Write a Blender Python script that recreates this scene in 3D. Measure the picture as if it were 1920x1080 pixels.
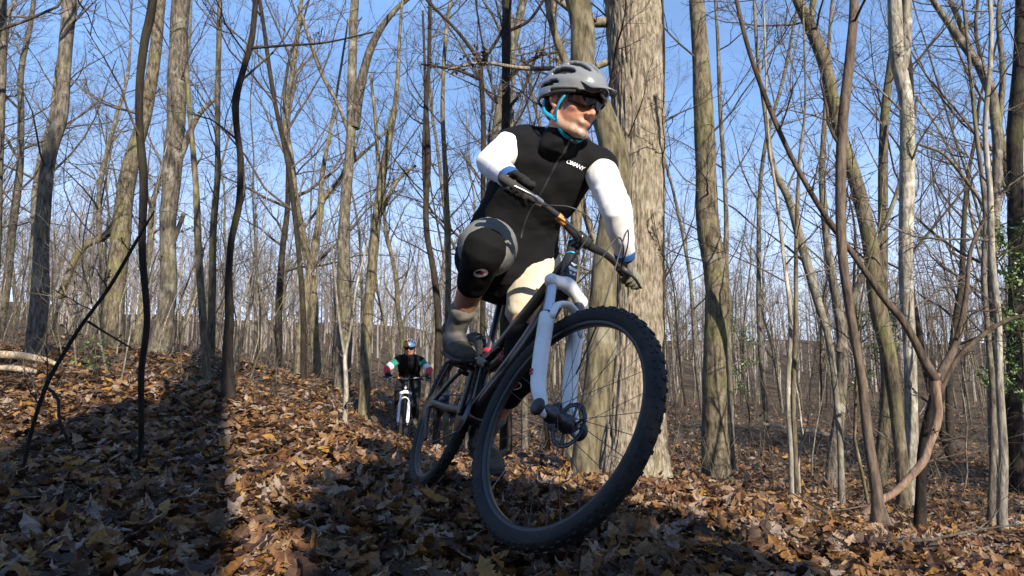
import bpy, math, random
import numpy as np
from mathutils import Matrix, Vector, noise as mnoise
from mathutils.bvhtree import BVHTree
for o in list(bpy.data.objects): bpy.data.objects.remove(o)
sc = bpy.context.scene
COL = sc.collection
R = math.radians
PI = math.pi

# ------------------------------------------------------------------ camera, sky, sun, exposure
FOC = 1200.0; PITCH = R(8.0); CAMZ = 0.55
cd = bpy.data.cameras.new('camera'); cam = bpy.data.objects.new('camera', cd); COL.objects.link(cam)
cd.sensor_width = 36; cd.lens = 36 * FOC / 1920; cd.clip_start = 0.05; cd.clip_end = 1000
cam.location = (0, 0, CAMZ); cam.rotation_euler = (R(90) + PITCH, 0, 0)
sc.camera = cam
SUN_EL = R(27); SHADOW_AZ = R(-23.4)          # shadows run forward and to the left
w = bpy.data.worlds.new('World'); sc.world = w; w.use_nodes = True
nt = w.node_tree; nt.nodes.clear()
sky = nt.nodes.new('ShaderNodeTexSky'); sky.sky_type = 'NISHITA'; sky.sun_disc = False
sky.sun_elevation = SUN_EL; sky.air_density = 1.0; sky.dust_density = .4; sky.ozone_density = 2.5
sdir = Vector((-math.sin(SHADOW_AZ), -math.cos(SHADOW_AZ), 0)).normalized()   # horizontal direction towards the sun
sky.sun_rotation = math.atan2(sdir.x, sdir.y)
tc = nt.nodes.new('ShaderNodeTexCoord'); mp = nt.nodes.new('ShaderNodeMapping'); mp.inputs['Scale'].default_value = (1.3, 1.3, 5.0)
nz = nt.nodes.new('ShaderNodeTexNoise'); nz.inputs['Scale'].default_value = 2.2; nz.inputs['Detail'].default_value = 7; nz.inputs['Roughness'].default_value = .62
rp = nt.nodes.new('ShaderNodeValToRGB'); rp.color_ramp.elements[0].color = (.30, .30, .30, 1); rp.color_ramp.elements[0].position = .42; rp.color_ramp.elements[1].position = .75
rp.color_ramp.elements[1].color = (.55, .55, .55, 1)
mx = nt.nodes.new('ShaderNodeMixRGB'); mx.inputs['Color2'].default_value = (3.4, 6.3, 12.5, 1)
bg = nt.nodes.new('ShaderNodeBackground'); bg.inputs['Strength'].default_value = 0.078
out = nt.nodes.new('ShaderNodeOutputWorld')
L = nt.links.new
L(tc.outputs['Generated'], mp.inputs['Vector']); L(mp.outputs['Vector'], nz.inputs['Vector']); L(nz.outputs['Fac'], rp.inputs['Fac'])
L(rp.outputs['Color'], mx.inputs['Fac']); L(sky.outputs['Color'], mx.inputs['Color1']); sx = nt.nodes.new('ShaderNodeSeparateXYZ'); L(tc.outputs['Generated'], sx.inputs['Vector'])
mh = nt.nodes.new('ShaderNodeMapRange'); mh.interpolation_type = 'SMOOTHSTEP'; mh.inputs['From Min'].default_value = 0; mh.inputs['From Max'].default_value = .40; mh.inputs['To Min'].default_value = .8; mh.inputs['To Max'].default_value = 0
L(sx.outputs['Z'], mh.inputs['Value']); m2_ = nt.nodes.new('ShaderNodeMixRGB'); m2_.inputs['Color2'].default_value = (8.0, 9.0, 11.2, 1)
L(mh.outputs['Result'], m2_.inputs['Fac']); L(mx.outputs['Color'], m2_.inputs['Color1']); L(m2_.outputs['Color'], bg.inputs['Color']); L(bg.outputs['Background'], out.inputs['Surface'])
sl = bpy.data.lights.new('sun', 'SUN'); so = bpy.data.objects.new('sun', sl); COL.objects.link(so)
sl.energy = 5.0; sl.angle = R(.5); sl.color = (1, .90, .74)
sv = Vector((sdir.x * math.cos(SUN_EL), sdir.y * math.cos(SUN_EL), math.sin(SUN_EL)))
so.rotation_euler = sv.to_track_quat('Z', 'Y').to_euler(); so.location = sv * 30
sc.view_settings.view_transform = 'Standard'; sc.view_settings.look = 'None'; sc.view_settings.gamma = 1
sc.view_settings.use_curve_mapping = False
sc.view_settings.exposure = 0.9
sc.render.engine = 'CYCLES'; sc.cycles.max_bounces = 5; sc.cycles.diffuse_bounces = 3; sc.cycles.transparent_max_bounces = 4

# ------------------------------------------------------------------ helpers
def at(px, py, Y):
    """point of the place seen at pixel (px,py) of the photograph, Y metres ahead"""
    x = (px - 960) / FOC; u = (540 - py) / FOC
    c, s = math.cos(PITCH), math.sin(PITCH)
    d = np.array([x, c - u * s, s + u * c]); t = Y / d[1]
    return np.array([0, 0, CAMZ]) + d * t
def pxw(wpx, py, Y):
    u = (540 - py) / FOC; return wpx / FOC * Y / (math.cos(PITCH) - u * math.sin(PITCH))
def mesh_np(name, V, Q=None, T=None, smooth=True):
    me = bpy.data.meshes.new(name)
    V = np.asarray(V, np.float32).reshape(-1, 3)
    me.vertices.add(len(V)); me.vertices.foreach_set('co', V.ravel())
    Q = np.zeros((0, 4), np.int32) if Q is None else np.asarray(Q, np.int32).reshape(-1, 4)
    T = np.zeros((0, 3), np.int32) if T is None else np.asarray(T, np.int32).reshape(-1, 3)
    nl = Q.size + T.size
    me.loops.add(nl); me.loops.foreach_set('vertex_index', np.concatenate([Q.ravel(), T.ravel()]))
    np_ = len(Q) + len(T); me.polygons.add(np_)
    st = np.concatenate([np.arange(len(Q)) * 4, Q.size + np.arange(len(T)) * 3]).astype(np.int32)
    me.polygons.foreach_set('loop_start', st)
    me.polygons.foreach_set('use_smooth', np.full(np_, smooth, bool))
    me.update(calc_edges=True)
    return me
def obj(name, me, mat=None, parent=None, loc=None):
    o = bpy.data.objects.new(name, me); COL.objects.link(o)
    if mat is not None:
        me.materials.clear(); me.materials.append(mat)
    if parent is not None: o.parent = parent
    if loc is not None: o.location = loc
    return o
def empty(name, loc=(0, 0, 0)):
    o = bpy.data.objects.new(name, None); COL.objects.link(o); o.location = loc; o.empty_display_size = .1
    return o
def tag(o, label, cat, group=None, kind=None):
    if label: o['label'] = label
    if cat: o['category'] = cat
    if group: o['group'] = group
    if kind: o['kind'] = kind
    return o
def norm(a): return a / np.maximum(np.linalg.norm(a, axis=-1, keepdims=True), 1e-9)
def tubes(P, Rr, sides):
    """P [B,N,3], Rr [B,N] -> verts, quads"""
    B, N, _ = P.shape
    T = np.gradient(P, axis=1); T = norm(T)
    m = np.abs(T.mean(axis=1)); a = np.zeros((B, 3)); a[np.arange(B), m.argmin(axis=1)] = 1
    u = norm(np.cross(T, a[:, None, :])); v = np.cross(T, u)
    th = np.arange(sides) * 2 * PI / sides
    V = P[:, :, None, :] + Rr[:, :, None, None] * (np.cos(th)[None, None, :, None] * u[:, :, None, :] + np.sin(th)[None, None, :, None] * v[:, :, None, :])
    idx = np.arange(B * N * sides).reshape(B, N, sides)
    nx = np.roll(idx, -1, axis=2)
    Q = np.stack([idx[:, :-1], nx[:, :-1], nx[:, 1:], idx[:, 1:]], -1).reshape(-1, 4)
    return V.reshape(-1, 3), Q
class Acc:
    def __init__(s): s.V = []; s.Q = []; s.T = []; s.n = 0
    def add(s, V, Q=None, T=None):
        V = np.asarray(V, float).reshape(-1, 3); s.V.append(V)
        if Q is not None and len(Q): s.Q.append(np.asarray(Q) + s.n)
        if T is not None and len(T): s.T.append(np.asarray(T) + s.n)
        s.n += len(V); return s
    def mesh(s, name, smooth=True):
        return mesh_np(name, np.concatenate(s.V), np.concatenate(s.Q) if s.Q else None, np.concatenate(s.T) if s.T else None, smooth)
def spline(pts, n):
    """Catmull-Rom through rows of pts (any number of columns), n samples"""
    pts = np.asarray(pts, float); m = len(pts)
    if m == 2:
        t = np.linspace(0, 1, n)[:, None]; return pts[0] * (1 - t) + pts[1] * t
    d = np.linalg.norm(np.diff(pts[:, :3], axis=0), axis=1); cum = np.concatenate([[0], np.cumsum(np.maximum(d, 1e-6))])
    q = np.linspace(0, cum[-1], n); out_ = np.zeros((n, pts.shape[1]))
    ext = np.vstack([2 * pts[0] - pts[1], pts, 2 * pts[-1] - pts[-2]])
    for i, s in enumerate(q):
        k = min(max(np.searchsorted(cum, s, side='right') - 1, 0), m - 2)
        t = (s - cum[k]) / (cum[k + 1] - cum[k]); p0, p1, p2, p3 = ext[k], ext[k + 1], ext[k + 2], ext[k + 3]
        out_[i] = .5 * (2 * p1 + (p2 - p0) * t + (2 * p0 - 5 * p1 + 4 * p2 - p3) * t * t + (3 * p1 - p0 - 3 * p2 + p3) * t ** 3)
    return out_
def vnoise(x, y, seed, perx=0):
    """smooth value noise on arrays, periodic in x when perx>0"""
    rs = np.random.RandomState(seed); G = rs.rand(256, 256)
    xi = np.floor(x).astype(int); yi = np.floor(y).astype(int); fx = x - xi; fy = y - yi
    fx = fx * fx * (3 - 2 * fx); fy = fy * fy * (3 - 2 * fy)
    m = perx if perx else 256
    a = G[xi % m, yi % 256]; b = G[(xi + 1) % m, yi % 256]; c = G[xi % m, (yi + 1) % 256]; d = G[(xi + 1) % m, (yi + 1) % 256]
    return (a * (1 - fx) + b * fx) * (1 - fy) + (c * (1 - fx) + d * fx) * fy

# ------------------------------------------------------------------ materials
def newmat(name):
    m = bpy.data.materials.new(name); m.use_nodes = True
    b = m.node_tree.nodes['Principled BSDF']; return m, m.node_tree, b
def ramp(nt, stops):
    r = nt.nodes.new('ShaderNodeValToRGB'); e = r.color_ramp.elements
    while len(e) > 1: e.remove(e[-1])
    e[0].position = stops[0][0]; e[0].color = (*stops[0][1], 1)
    for p, c in stops[1:]:
        x = e.new(p); x.color = (*c, 1)
    return r
def plain(name, col, rough=.6, metal=0, var=.15, scale=30, bump=0, spec=.5, coat=0, bscale=None, bdist=.002):
    m, nt, b = newmat(name)
    tc = nt.nodes.new('ShaderNodeTexCoord')
    n = nt.nodes.new('ShaderNodeTexNoise'); n.inputs['Scale'].default_value = scale; n.inputs['Detail'].default_value = 5
    nt.links.new(tc.outputs['Object'], n.inputs['Vector'])
    c = np.array(col)
    r = ramp(nt, [(.3, tuple(c * (1 - var))), (.7, tuple(np.minimum(c * (1 + var), 1)))])
    nt.links.new(n.outputs['Fac'], r.inputs['Fac']); nt.links.new(r.outputs['Color'], b.inputs['Base Color'])
    b.inputs['Roughness'].default_value = rough; b.inputs['Metallic'].default_value = metal
    b.inputs['Specular IOR Level'].default_value = spec; b.inputs['Coat Weight'].default_value = coat
    if bump:
        n2 = nt.nodes.new('ShaderNodeTexNoise'); n2.inputs['Scale'].default_value = bscale or scale * 3; n2.inputs['Detail'].default_value = 4
        bp = nt.nodes.new('ShaderNodeBump'); bp.inputs['Strength'].default_value = bump; bp.inputs['Distance'].default_value = bdist
        nt.links.new(tc.outputs['Object'], n2.inputs['Vector']); nt.links.new(n2.outputs['Fac'], bp.inputs['Height']); nt.links.new(bp.outputs['Normal'], b.inputs['Normal'])
    return m
def bark(name, dark, light, moss=(.16, .17, .05), mossamt=.35, sc_=1.0, bump=.8, pale=(.38, .36, .31), paleamt=.2, objrand=.25):
    m, nt, b = newmat(name); ln = nt.links.new; N = nt.nodes.new
    tc = N('ShaderNodeTexCoord')
    mp = N('ShaderNodeMapping'); mp.inputs['Scale'].default_value = (30 * sc_, 30 * sc_, 7 * sc_)
    n = N('ShaderNodeTexNoise'); n.inputs['Scale'].default_value = 1; n.inputs['Detail'].default_value = 8; n.inputs['Roughness'].default_value = .65; n.inputs['Distortion'].default_value = .4
    ln(tc.outputs['Object'], mp.inputs['Vector']); ln(mp.outputs['Vector'], n.inputs['Vector'])
    r = ramp(nt, [(.36, dark), (.5, tuple((np.array(dark) + light) / 2)), (.62, light)])
    ln(n.outputs['Fac'], r.inputs['Fac'])
    big = N('ShaderNodeTexNoise'); big.inputs['Scale'].default_value = 2.3; big.inputs['Detail'].default_value = 5; ln(tc.outputs['Object'], big.inputs['Vector'])
    r2 = ramp(nt, [(.5, (0, 0, 0)), (.68, (mossamt,) * 3)]); ln(big.outputs['Fac'], r2.inputs['Fac'])
    m1 = N('ShaderNodeMixRGB'); m1.inputs['Color2'].default_value = (*moss, 1); ln(r2.outputs['Color'], m1.inputs['Fac']); ln(r.outputs['Color'], m1.inputs['Color1'])
    n3 = N('ShaderNodeTexNoise'); n3.inputs['Scale'].default_value = 5.5; n3.inputs['Detail'].default_value = 6; ln(tc.outputs['Object'], n3.inputs['Vector'])
    r3 = ramp(nt, [(.56, (0, 0, 0)), (.66, (paleamt,) * 3)]); ln(n3.outputs['Fac'], r3.inputs['Fac'])
    m2 = N('ShaderNodeMixRGB'); m2.inputs['Color2'].default_value = (*pale, 1); ln(r3.outputs['Color'], m2.inputs['Fac']); ln(m1.outputs['Color'], m2.inputs['Color1'])
    oi = N('ShaderNodeObjectInfo'); mr = N('ShaderNodeMapRange'); mr.inputs['To Min'].default_value = 1 - objrand; mr.inputs['To Max'].default_value = 1 + objrand
    ln(oi.outputs['Random'], mr.inputs['Value'])
    vm = N('ShaderNodeVectorMath'); vm.operation = 'SCALE'; ln(m2.outputs['Color'], vm.inputs[0]); ln(mr.outputs['Result'], vm.inputs['Scale'])
    ln(vm.outputs['Vector'], b.inputs['Base Color']); b.inputs['Roughness'].default_value = .9; b.inputs['Specular IOR Level'].default_value = .2
    if bump:
        bp = N('ShaderNodeBump'); bp.inputs['Strength'].default_value = bump; bp.inputs['Distance'].default_value = .012
        ln(n.outputs['Fac'], bp.inputs['Height']); ln(bp.outputs['Normal'], b.inputs['Normal'])
    return m
LEAFPAL = [(.0, (.05, .026, .016)), (.14, (.12, .065, .036)), (.26, (.25, .14, .068)), (.40, (.18, .082, .036)), (.50, (.32, .20, .11)), (.58, (.27, .13, .04)), (.68, (.40, .28, .19)), (.76, (.38, .21, .05)), (.82, (.075, .038, .024)), (.92, (.34, .26, .21))]
def leafmat(name, src):
    m, nt, b = newmat(name); ln = nt.links.new; N = nt.nodes.new
    r = ramp(nt, LEAFPAL)
    r.color_ramp.interpolation = 'CONSTANT'
    if src == 'attr':
        a = N('ShaderNodeAttribute'); a.attribute_name = 'rnd'; ln(a.outputs['Fac'], r.inputs['Fac'])
    else:
        a = N('ShaderNodeObjectInfo'); ln(a.outputs['Random'], r.inputs['Fac'])
    g = N('ShaderNodeNewGeometry'); n = N('ShaderNodeTexNoise'); n.inputs['Scale'].default_value = 45; n.inputs['Detail'].default_value = 4; ln(g.outputs['Position'], n.inputs['Vector'])
    mr = N('ShaderNodeMapRange'); mr.inputs['From Min'].default_value = .3; mr.inputs['From Max'].default_value = .7; mr.inputs['To Min'].default_value = .52; mr.inputs['To Max'].default_value = 1.02; ln(n.outputs['Fac'], mr.inputs['Value'])
    vm = N('ShaderNodeVectorMath'); vm.operation = 'SCALE'; ln(r.outputs['Color'], vm.inputs[0]); ln(mr.outputs['Result'], vm.inputs['Scale'])
    ln(vm.outputs['Vector'], b.inputs['Base Color']); b.inputs['Roughness'].default_value = .6; b.inputs['Specular IOR Level'].default_value = .35
    bp = N('ShaderNodeBump'); bp.inputs['Strength'].default_value = .5; bp.inputs['Distance'].default_value = .004; ln(n.outputs['Fac'], bp.inputs['Height']); ln(bp.outputs['Normal'], b.inputs['Normal'])
    t = N('ShaderNodeBsdfTranslucent'); ln(vm.outputs['Vector'], t.inputs['Color'])
    ms = N('ShaderNodeMixShader'); ms.inputs['Fac'].default_value = .22
    o = nt.nodes['Material Output']; ln(b.outputs['BSDF'], ms.inputs[1]); ln(t.outputs['BSDF'], ms.inputs[2]); ln(ms.outputs['Shader'], o.inputs['Surface'])
    return m
M = {}
M['bark_big'] = bark('bark_big', (.075, .058, .042), (.31, .265, .205), mossamt=.15, sc_=1.9, pale=(.5, .46, .38), paleamt=.25, objrand=0)
M['bark_moss'] = bark('bark_moss', (.04, .033, .02), (.18, .155, .10), moss=(.16, .15, .06), mossamt=.3, sc_=.8, bump=.5, paleamt=.25, objrand=0)
M['bark_grey'] = bark('bark_grey', (.028, .023, .019), (.165, .142, .115), mossamt=.3, paleamt=.35)
M['bark_tan'] = bark('bark_tan', (.03, .024, .016), (.175, .145, .10), mossamt=.5, paleamt=.2)
M['bark_pale'] = bark('bark_pale', (.09, .075, .058), (.31, .285, .24), mossamt=.25, paleamt=.6, pale=(.5, .48, .42))
M['bark_dark'] = bark('bark_dark', (.010, .008, .007), (.04, .031, .025), mossamt=.15, paleamt=.1, pale=(.12, .105, .09))  # near-black also puts the shade over the silhouetted front stems into colour
M['bark_pink_lit'] = bark('bark_pink_lit', (.13, .085, .06), (.30, .205, .15), mossamt=.05, paleamt=.2, pale=(.5, .4, .33))  # sunlit tone of the leaning stem, put into its colour
M['twig'] = bark('twig', (.032, .025, .02), (.13, .105, .085), mossamt=.1, paleamt=.25, bump=0, objrand=.4)
M['twig_dark'] = bark('twig_dark', (.03, .022, .018), (.11, .085, .065), mossamt=.0, paleamt=.1, bump=0, objrand=.3)
M['far_wood'] = bark('far_wood', (.13, .11, .105), (.30, .265, .25), mossamt=.1, paleamt=.2, bump=0, objrand=0)  # paler mauve-grey: distance haze put into the colour
M['leaf'] = leafmat('leaf', 'attr'); M['leaf_one'] = leafmat('leaf_one', 'obj')
M['bark_brown'] = bark('bark_brown', (.03, .022, .018), (.12, .09, .07), mossamt=.1, paleamt=.1, pale=(.25, .22, .18))
M['deadwood'] = bark('deadwood', (.14, .10, .07), (.42, .34, .25), mossamt=.2, sc_=1.5, objrand=.1)
def greenleaf():
    m, nt, b = newmat('evergreen_leaf'); ln = nt.links.new
    a = nt.nodes.new('ShaderNodeAttribute'); a.attribute_name = 'rnd'
    r = ramp(nt, [(0, (.03, .06, .015)), (.5, (.06, .11, .025)), (1, (.13, .18, .04))]); ln(a.outputs['Fac'], r.inputs['Fac']); ln(r.outputs['Color'], b.inputs['Base Color'])
    b.inputs['Roughness'].default_value = .45
    return m
M['green'] = greenleaf()

# ------------------------------------------------------------------ ground
CP = [  # (pixel x, pixel y, metres ahead) of places where the ground is seen
 (0,1080,1.60),(400,1080,1.72),(800,1080,1.78),(1050,1038,1.90),(1250,1080,1.85),(1600,1078,2.0),(1900,1090,2.4),(795,921,2.9),(500,1010,2.1),
 (752,846,9.5),(742,818,11.3),(765,850,7.),(800,872,4.9),(0,850,3.5),(0,700,6.),(120,760,4.8),(200,700,7.),(250,850,3.5),(350,760,4.8),(430,735,5.4),(510,830,3.8),(600,900,3.2),(640,820,5.5),(700,870,4.2),
 (620,745,9.),(700,765,12.),(645,795,7.),(520,700,10.),(150,664,10.),(500,692,14.),(620,718,16.),(700,744,18.),(0,655,12.),(0,645,16.),(250,648,20.),(880,790,14.),
 (1180,897,5.0),(1095,905,4.5),(960,905,3.9),(1240,930,3.7),(1345,912,6.3),(1450,965,3.5),(1600,1005,3.3),(1800,1045,3.4),(1920,1060,3.6),(1300,980,2.8),(1500,1010,2.7),
 (1500,905,8.5),(1700,910,9.5),(1900,950,8.),(1900,862,15.),(1600,826,15.),(1500,790,22.),(1800,792,26.),(1500,766,40.),(1900,772,40.),(1240,862,9.),(1000,850,8.),(1240,792,18.),(1100,770,25.),(900,745,26.),
 (0,628,36.),(500,672,40.),(900,728,45.),(1300,752,52.),(1900,756,60.)]
cpts = [at(*c) for c in CP]
cpts += [np.array(p) for p in [(0, -1, .02), (-2, -1, .25), (2, -1, -.3), (0, -5, 0), (-6, -5, .5), (6, -5, -.9), (-6, 0, .8), (6, 0, -1.0), (-14, 3, 1.6), (14, 3, -1.9), (0, -25, .0), (-25, -10, 2), (25, -10, -2),
          (-45, 30, 4.5), (45, 30, -2.0), (-90, 90, 11), (-40, 95, 7), (0, 100, 4.5), (40, 100, 3.), (90, 95, 4), (0, 75, 1.2), (40, 78, .0), (-40, 75, 5), (75, 60, 0.), (-75, 50, 8), (0, 150, 9), (-80, 150, 15), (80, 150, 8), (120, 20, -2), (-120, 20, 8), (-40, -45, 3), (40, -45, -3)]]
cpts = np.array(cpts)
def tps(r): return np.where(r > 1e-9, r * r * np.log(np.maximum(r, 1e-9)), 0)
def _fit(P, lam=.004):
    n = len(P); D = np.linalg.norm(P[:, None, :2] - P[None, :, :2], axis=-1)
    S = 10.0; A = np.zeros((n + 3, n + 3)); A[:n, :n] = tps(D / S) + lam * np.eye(n); A[:n, n] = 1; A[:n, n + 1:] = P[:, :2] / S; A[n:, :n] = A[:n, n:].T
    return np.linalg.solve(A, np.concatenate([P[:, 2], np.zeros(3)]))
_W = _fit(cpts)
def gz(x, y):
    x = np.asarray(x, float); y = np.asarray(y, float); sh = x.shape; q = np.stack([x.ravel(), y.ravel()], -1); o = np.zeros(len(q))
    for i in range(0, len(q), 20000):
        qq = q[i:i + 20000]; D = np.linalg.norm(qq[:, None] - cpts[None, :, :2], axis=-1) / 10.0
        o[i:i + 20000] = tps(D) @ _W[:len(cpts)] + _W[len(cpts)] + (qq / 10.0) @ _W[len(cpts) + 1:]
    h = (vnoise(q[:, 0] * 1.3 + 50, q[:, 1] * 1.3 + 50, 5) - .5) * .05 + (vnoise(q[:, 0] * 5 + 50, q[:, 1] * 5 + 50, 6) - .5) * .02
    far = np.clip((np.hypot(q[:, 0], q[:, 1]) - 12) / 20, 0, 1)
    h += far * (vnoise(q[:, 0] * .25 + 90, q[:, 1] * .25 + 90, 7) - .5) * .5
    h += np.clip((q[:, 1] - 55) / 40, 0, 1) * ((vnoise(q[:, 0] * .03 + 90, q[:, 1] * .02 + 90, 8) - .5) * 2.5 + (vnoise(q[:, 0] * .11 + 90, q[:, 1] * .06 + 90, 9) - .5) * 2)
    return (o + h).reshape(sh)
def grid_axis(a, b, fine):
    xs = [0.0]; 
    while xs[-1] < b: xs.append(xs[-1] + max(fine, .045 * xs[-1]))
    ng = [0.0]
    while ng[-1] < -a: ng.append(ng[-1] + max(fine, .045 * ng[-1]))
    return np.array([-v for v in ng[:0:-1]] + xs)
gx = grid_axis(-150, 150, .08); gy = grid_axis(-60, 170, .08)
GX, GY = np.meshgrid(gx, gy, indexing='ij'); GZ = gz(GX, GY)
ix = np.arange(GX.size).reshape(GX.shape)
Q = np.stack([ix[:-1, :-1], ix[1:, :-1], ix[1:, 1:], ix[:-1, 1:]], -1).reshape(-1, 4)
def groundmat():
    m, nt, b = newmat('ground_litter'); ln = nt.links.new; N = nt.nodes.new
    g = N('ShaderNodeNewGeometry')
    v = N('ShaderNodeTexVoronoi'); v.inputs['Scale'].default_value = 11; v.inputs['Randomness'].default_value = 1; ln(g.outputs['Position'], v.inputs['Vector'])
    sep = N('ShaderNodeSeparateColor'); ln(v.outputs['Color'], sep.inputs['Color'])
    r = ramp(nt, [(0, (.02, .013, .009)), (.25, (.05, .034, .022)), (.5, (.09, .06, .04)), (.75, (.13, .092, .062)), (1, (.045, .03, .02))]); ln(sep.outputs['Red'], r.inputs['Fac'])
    n = N('ShaderNodeTexNoise'); n.inputs['Scale'].default_value = 1.2; n.inputs['Detail'].default_value = 9; n.inputs['Roughness'].default_value = .7; ln(g.outputs['Position'], n.inputs['Vector'])
    r2 = ramp(nt, [(.35, (.04, .03, .02)), (.65, (.14, .105, .075))]); ln(n.outputs['Fac'], r2.inputs['Fac'])
    mx = N('ShaderNodeMixRGB'); mx.inputs['Fac'].default_value = .5; ln(r.outputs['Color'], mx.inputs['Color1']); ln(r2.outputs['Color'], mx.inputs['Color2'])
    ln(mx.outputs['Color'], b.inputs['Base Color']); b.inputs['Roughness'].default_value = .95; b.inputs['Specular IOR Level'].default_value = .1
    bp = N('ShaderNodeBump'); bp.inputs['Strength'].default_value = 1; bp.inputs['Distance'].default_value = .04; ln(v.outputs['Distance'], bp.inputs['Height']); ln(bp.outputs['Normal'], b.inputs['Normal'])
    return m
M['ground'] = groundmat()
ground = obj('ground', mesh_np('ground', np.stack([GX, GY, GZ], -1), Q), M['ground'])
tag(ground, None, None, kind='structure')

# ------------------------------------------------------------------ leaves on the ground
def leaf_template(rs, lobes=4, L=.13, W=.055, curl=.35, lowres=False):
    """lobed oak-like leaf lying in XY, stem at origin, along +Y"""
    n = lobes * 2 + 1; ys = np.linspace(0.04, 1, n + 1)
    half = []
    for i, y in enumerate(ys):
        env = math.sin(PI * min(1, max(.02, y)) ** .8) ** .6
        k = 1.0 if i % 2 == 1 else rs.uniform(.65, .85)
        if lowres: k = .8
        half.append((env * k * (1 + .1 * rs.randn()), y + (.035 if i % 2 else 0)))
    c = [(0, -.15, 0)] + [(0, y, 0) for _, y in half]
    c[-1] = (0, 1.08, 0)
    V = list(c); Lb = len(V); 
    V += [(-x, y, 0) for x, y in half[:-1]]; Rb = len(V); V += [(x, y, 0) for x, y in half[:-1]]
    T = []; Q = []; m = len(half) - 1
    for i in range(m - 1):
        Q.append((1 + i, Lb + i, Lb + i + 1, 2 + i)); Q.append((1 + i, 2 + i, Rb + i + 1, Rb + i))
    T += [(m, Lb + m - 1, m + 1), (m, m + 1, Rb + m - 1), (0, Lb, 1), (0, 1, Rb)]
    V = np.array(V, float)
    x, y = V[:, 0].copy(), V[:, 1].copy()
    fold = rs.uniform(-.1, .6); cu = rs.uniform(-curl, curl * 1.6); tw = rs.uniform(-.6, .6)
    z = np.abs(x) * W * fold + L * (y - .5) ** 2 * cu + x * (y - .5) * W * tw + rs.randn(len(V)) * .003
    return np.stack([x * W, y * L, z], -1) - [0, L * .5, 0], np.array(Q), np.array(T)
rs = np.random.RandomState(11)
TPL = [leaf_template(rs, lobes=5, L=rs.uniform(.09, .15), W=rs.uniform(.019, .034), curl=.6) for _ in range(14)]
TPMID = [leaf_template(rs, lobes=2, L=rs.uniform(.09, .14), W=rs.uniform(.022, .036), curl=.6) for _ in range(10)]
TPLO = [leaf_template(rs, lobes=1, L=rs.uniform(.08, .12), W=rs.uniform(.03, .042), lowres=True) for _ in range(6)]
def rotm(yaw, pitch, roll):
    cy, sy, cp, sp, cr, sr = np.cos(yaw), np.sin(yaw), np.cos(pitch), np.sin(pitch), np.cos(roll), np.sin(roll)
    Z = np.zeros_like(cy); O = np.ones_like(cy)
    Rz = np.stack([np.stack([cy, -sy, Z], -1), np.stack([sy, cy, Z], -1), np.stack([Z, Z, O], -1)], -2)
    Rx = np.stack([np.stack([O, Z, Z], -1), np.stack([Z, cp, -sp], -1), np.stack([Z, sp, cp], -1)], -2)
    Ry = np.stack([np.stack([cr, Z, sr], -1), np.stack([Z, O, Z], -1), np.stack([-sr, Z, cr], -1)], -2)
    return Rz @ Rx @ Ry
def visible(x, y, z, m=60):
    c, s = math.cos(PITCH), math.sin(PITCH); d = y * c + (z - CAMZ) * s; u = -y * s + (z - CAMZ) * c
    px = 960 + FOC * x / np.maximum(d, .01); py = 540 - FOC * u / np.maximum(d, .01)
    return (d > .3) & (px > -m) & (px < 1920 + m) & (py < 1080 + 3 * m)
def scatter_leaves(acc, n, ylo, yhi, tpls, scale, tilt, lift, attr, power=1.0, seed=1, slope=0):
    rs = np.random.RandomState(seed)
    y = ylo + (yhi - ylo) * rs.rand(n) ** power; hw = 1.12 * y + .6; x = rs.uniform(-1, 1, n) * hw
    z = gz(x, y); k = visible(x, y, z, 380); x, y, z = x[k], y[k], z[k]; n = len(x)
    Rm = rotm(rs.uniform(0, 2 * PI, n), rs.randn(n) * tilt, rs.randn(n) * tilt)
    sc_ = scale * rs.uniform(.65, 1.25, n); zz = z + rs.rand(n) * lift + .012
    which = rs.randint(0, len(tpls), n)
    for t, (V, Qt, Tt) in enumerate(tpls):
        s = np.where(which == t)[0]
        if not len(s): continue
        W = np.einsum('nij,vj->nvi', Rm[s], V) * sc_[s][:, None, None] + np.stack([x[s], y[s], zz[s]], -1)[:, None, :]
        off = (np.arange(len(s)) * len(V))[:, None, None]
        acc.add(W, (Qt[None] + off).reshape(-1, 4), (Tt[None] + off).reshape(-1, 3))
        attr.append(np.repeat(rs.rand(len(s)), len(V)))
acc = Acc(); attr = []
scatter_leaves(acc, 19000, 1.1, 3.3, TPL, .70, .42, .06, attr, 1.0, 1)
scatter_leaves(acc, 20000, 3.2, 6.2, TPMID, .76, .42, .06, attr, 1.0, 4)
scatter_leaves(acc, 19000, 6.0, 13, TPLO, .95, .42, .05, attr, .9, 2)
scatter_leaves(acc, 23000, 12, 60, TPLO, 1.35, .4, .05, attr, 1.3, 3)
me = acc.mesh('leaf_litter', smooth=False)
a = me.attributes.new('rnd', 'FLOAT', 'POINT'); a.data.foreach_set('value', np.concatenate(attr).astype(np.float32))
tag(obj('leaf_litter', me, M['leaf']), 'tan and orange fallen oak leaves carpeting the forest floor', 'leaves', kind='stuff')
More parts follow.
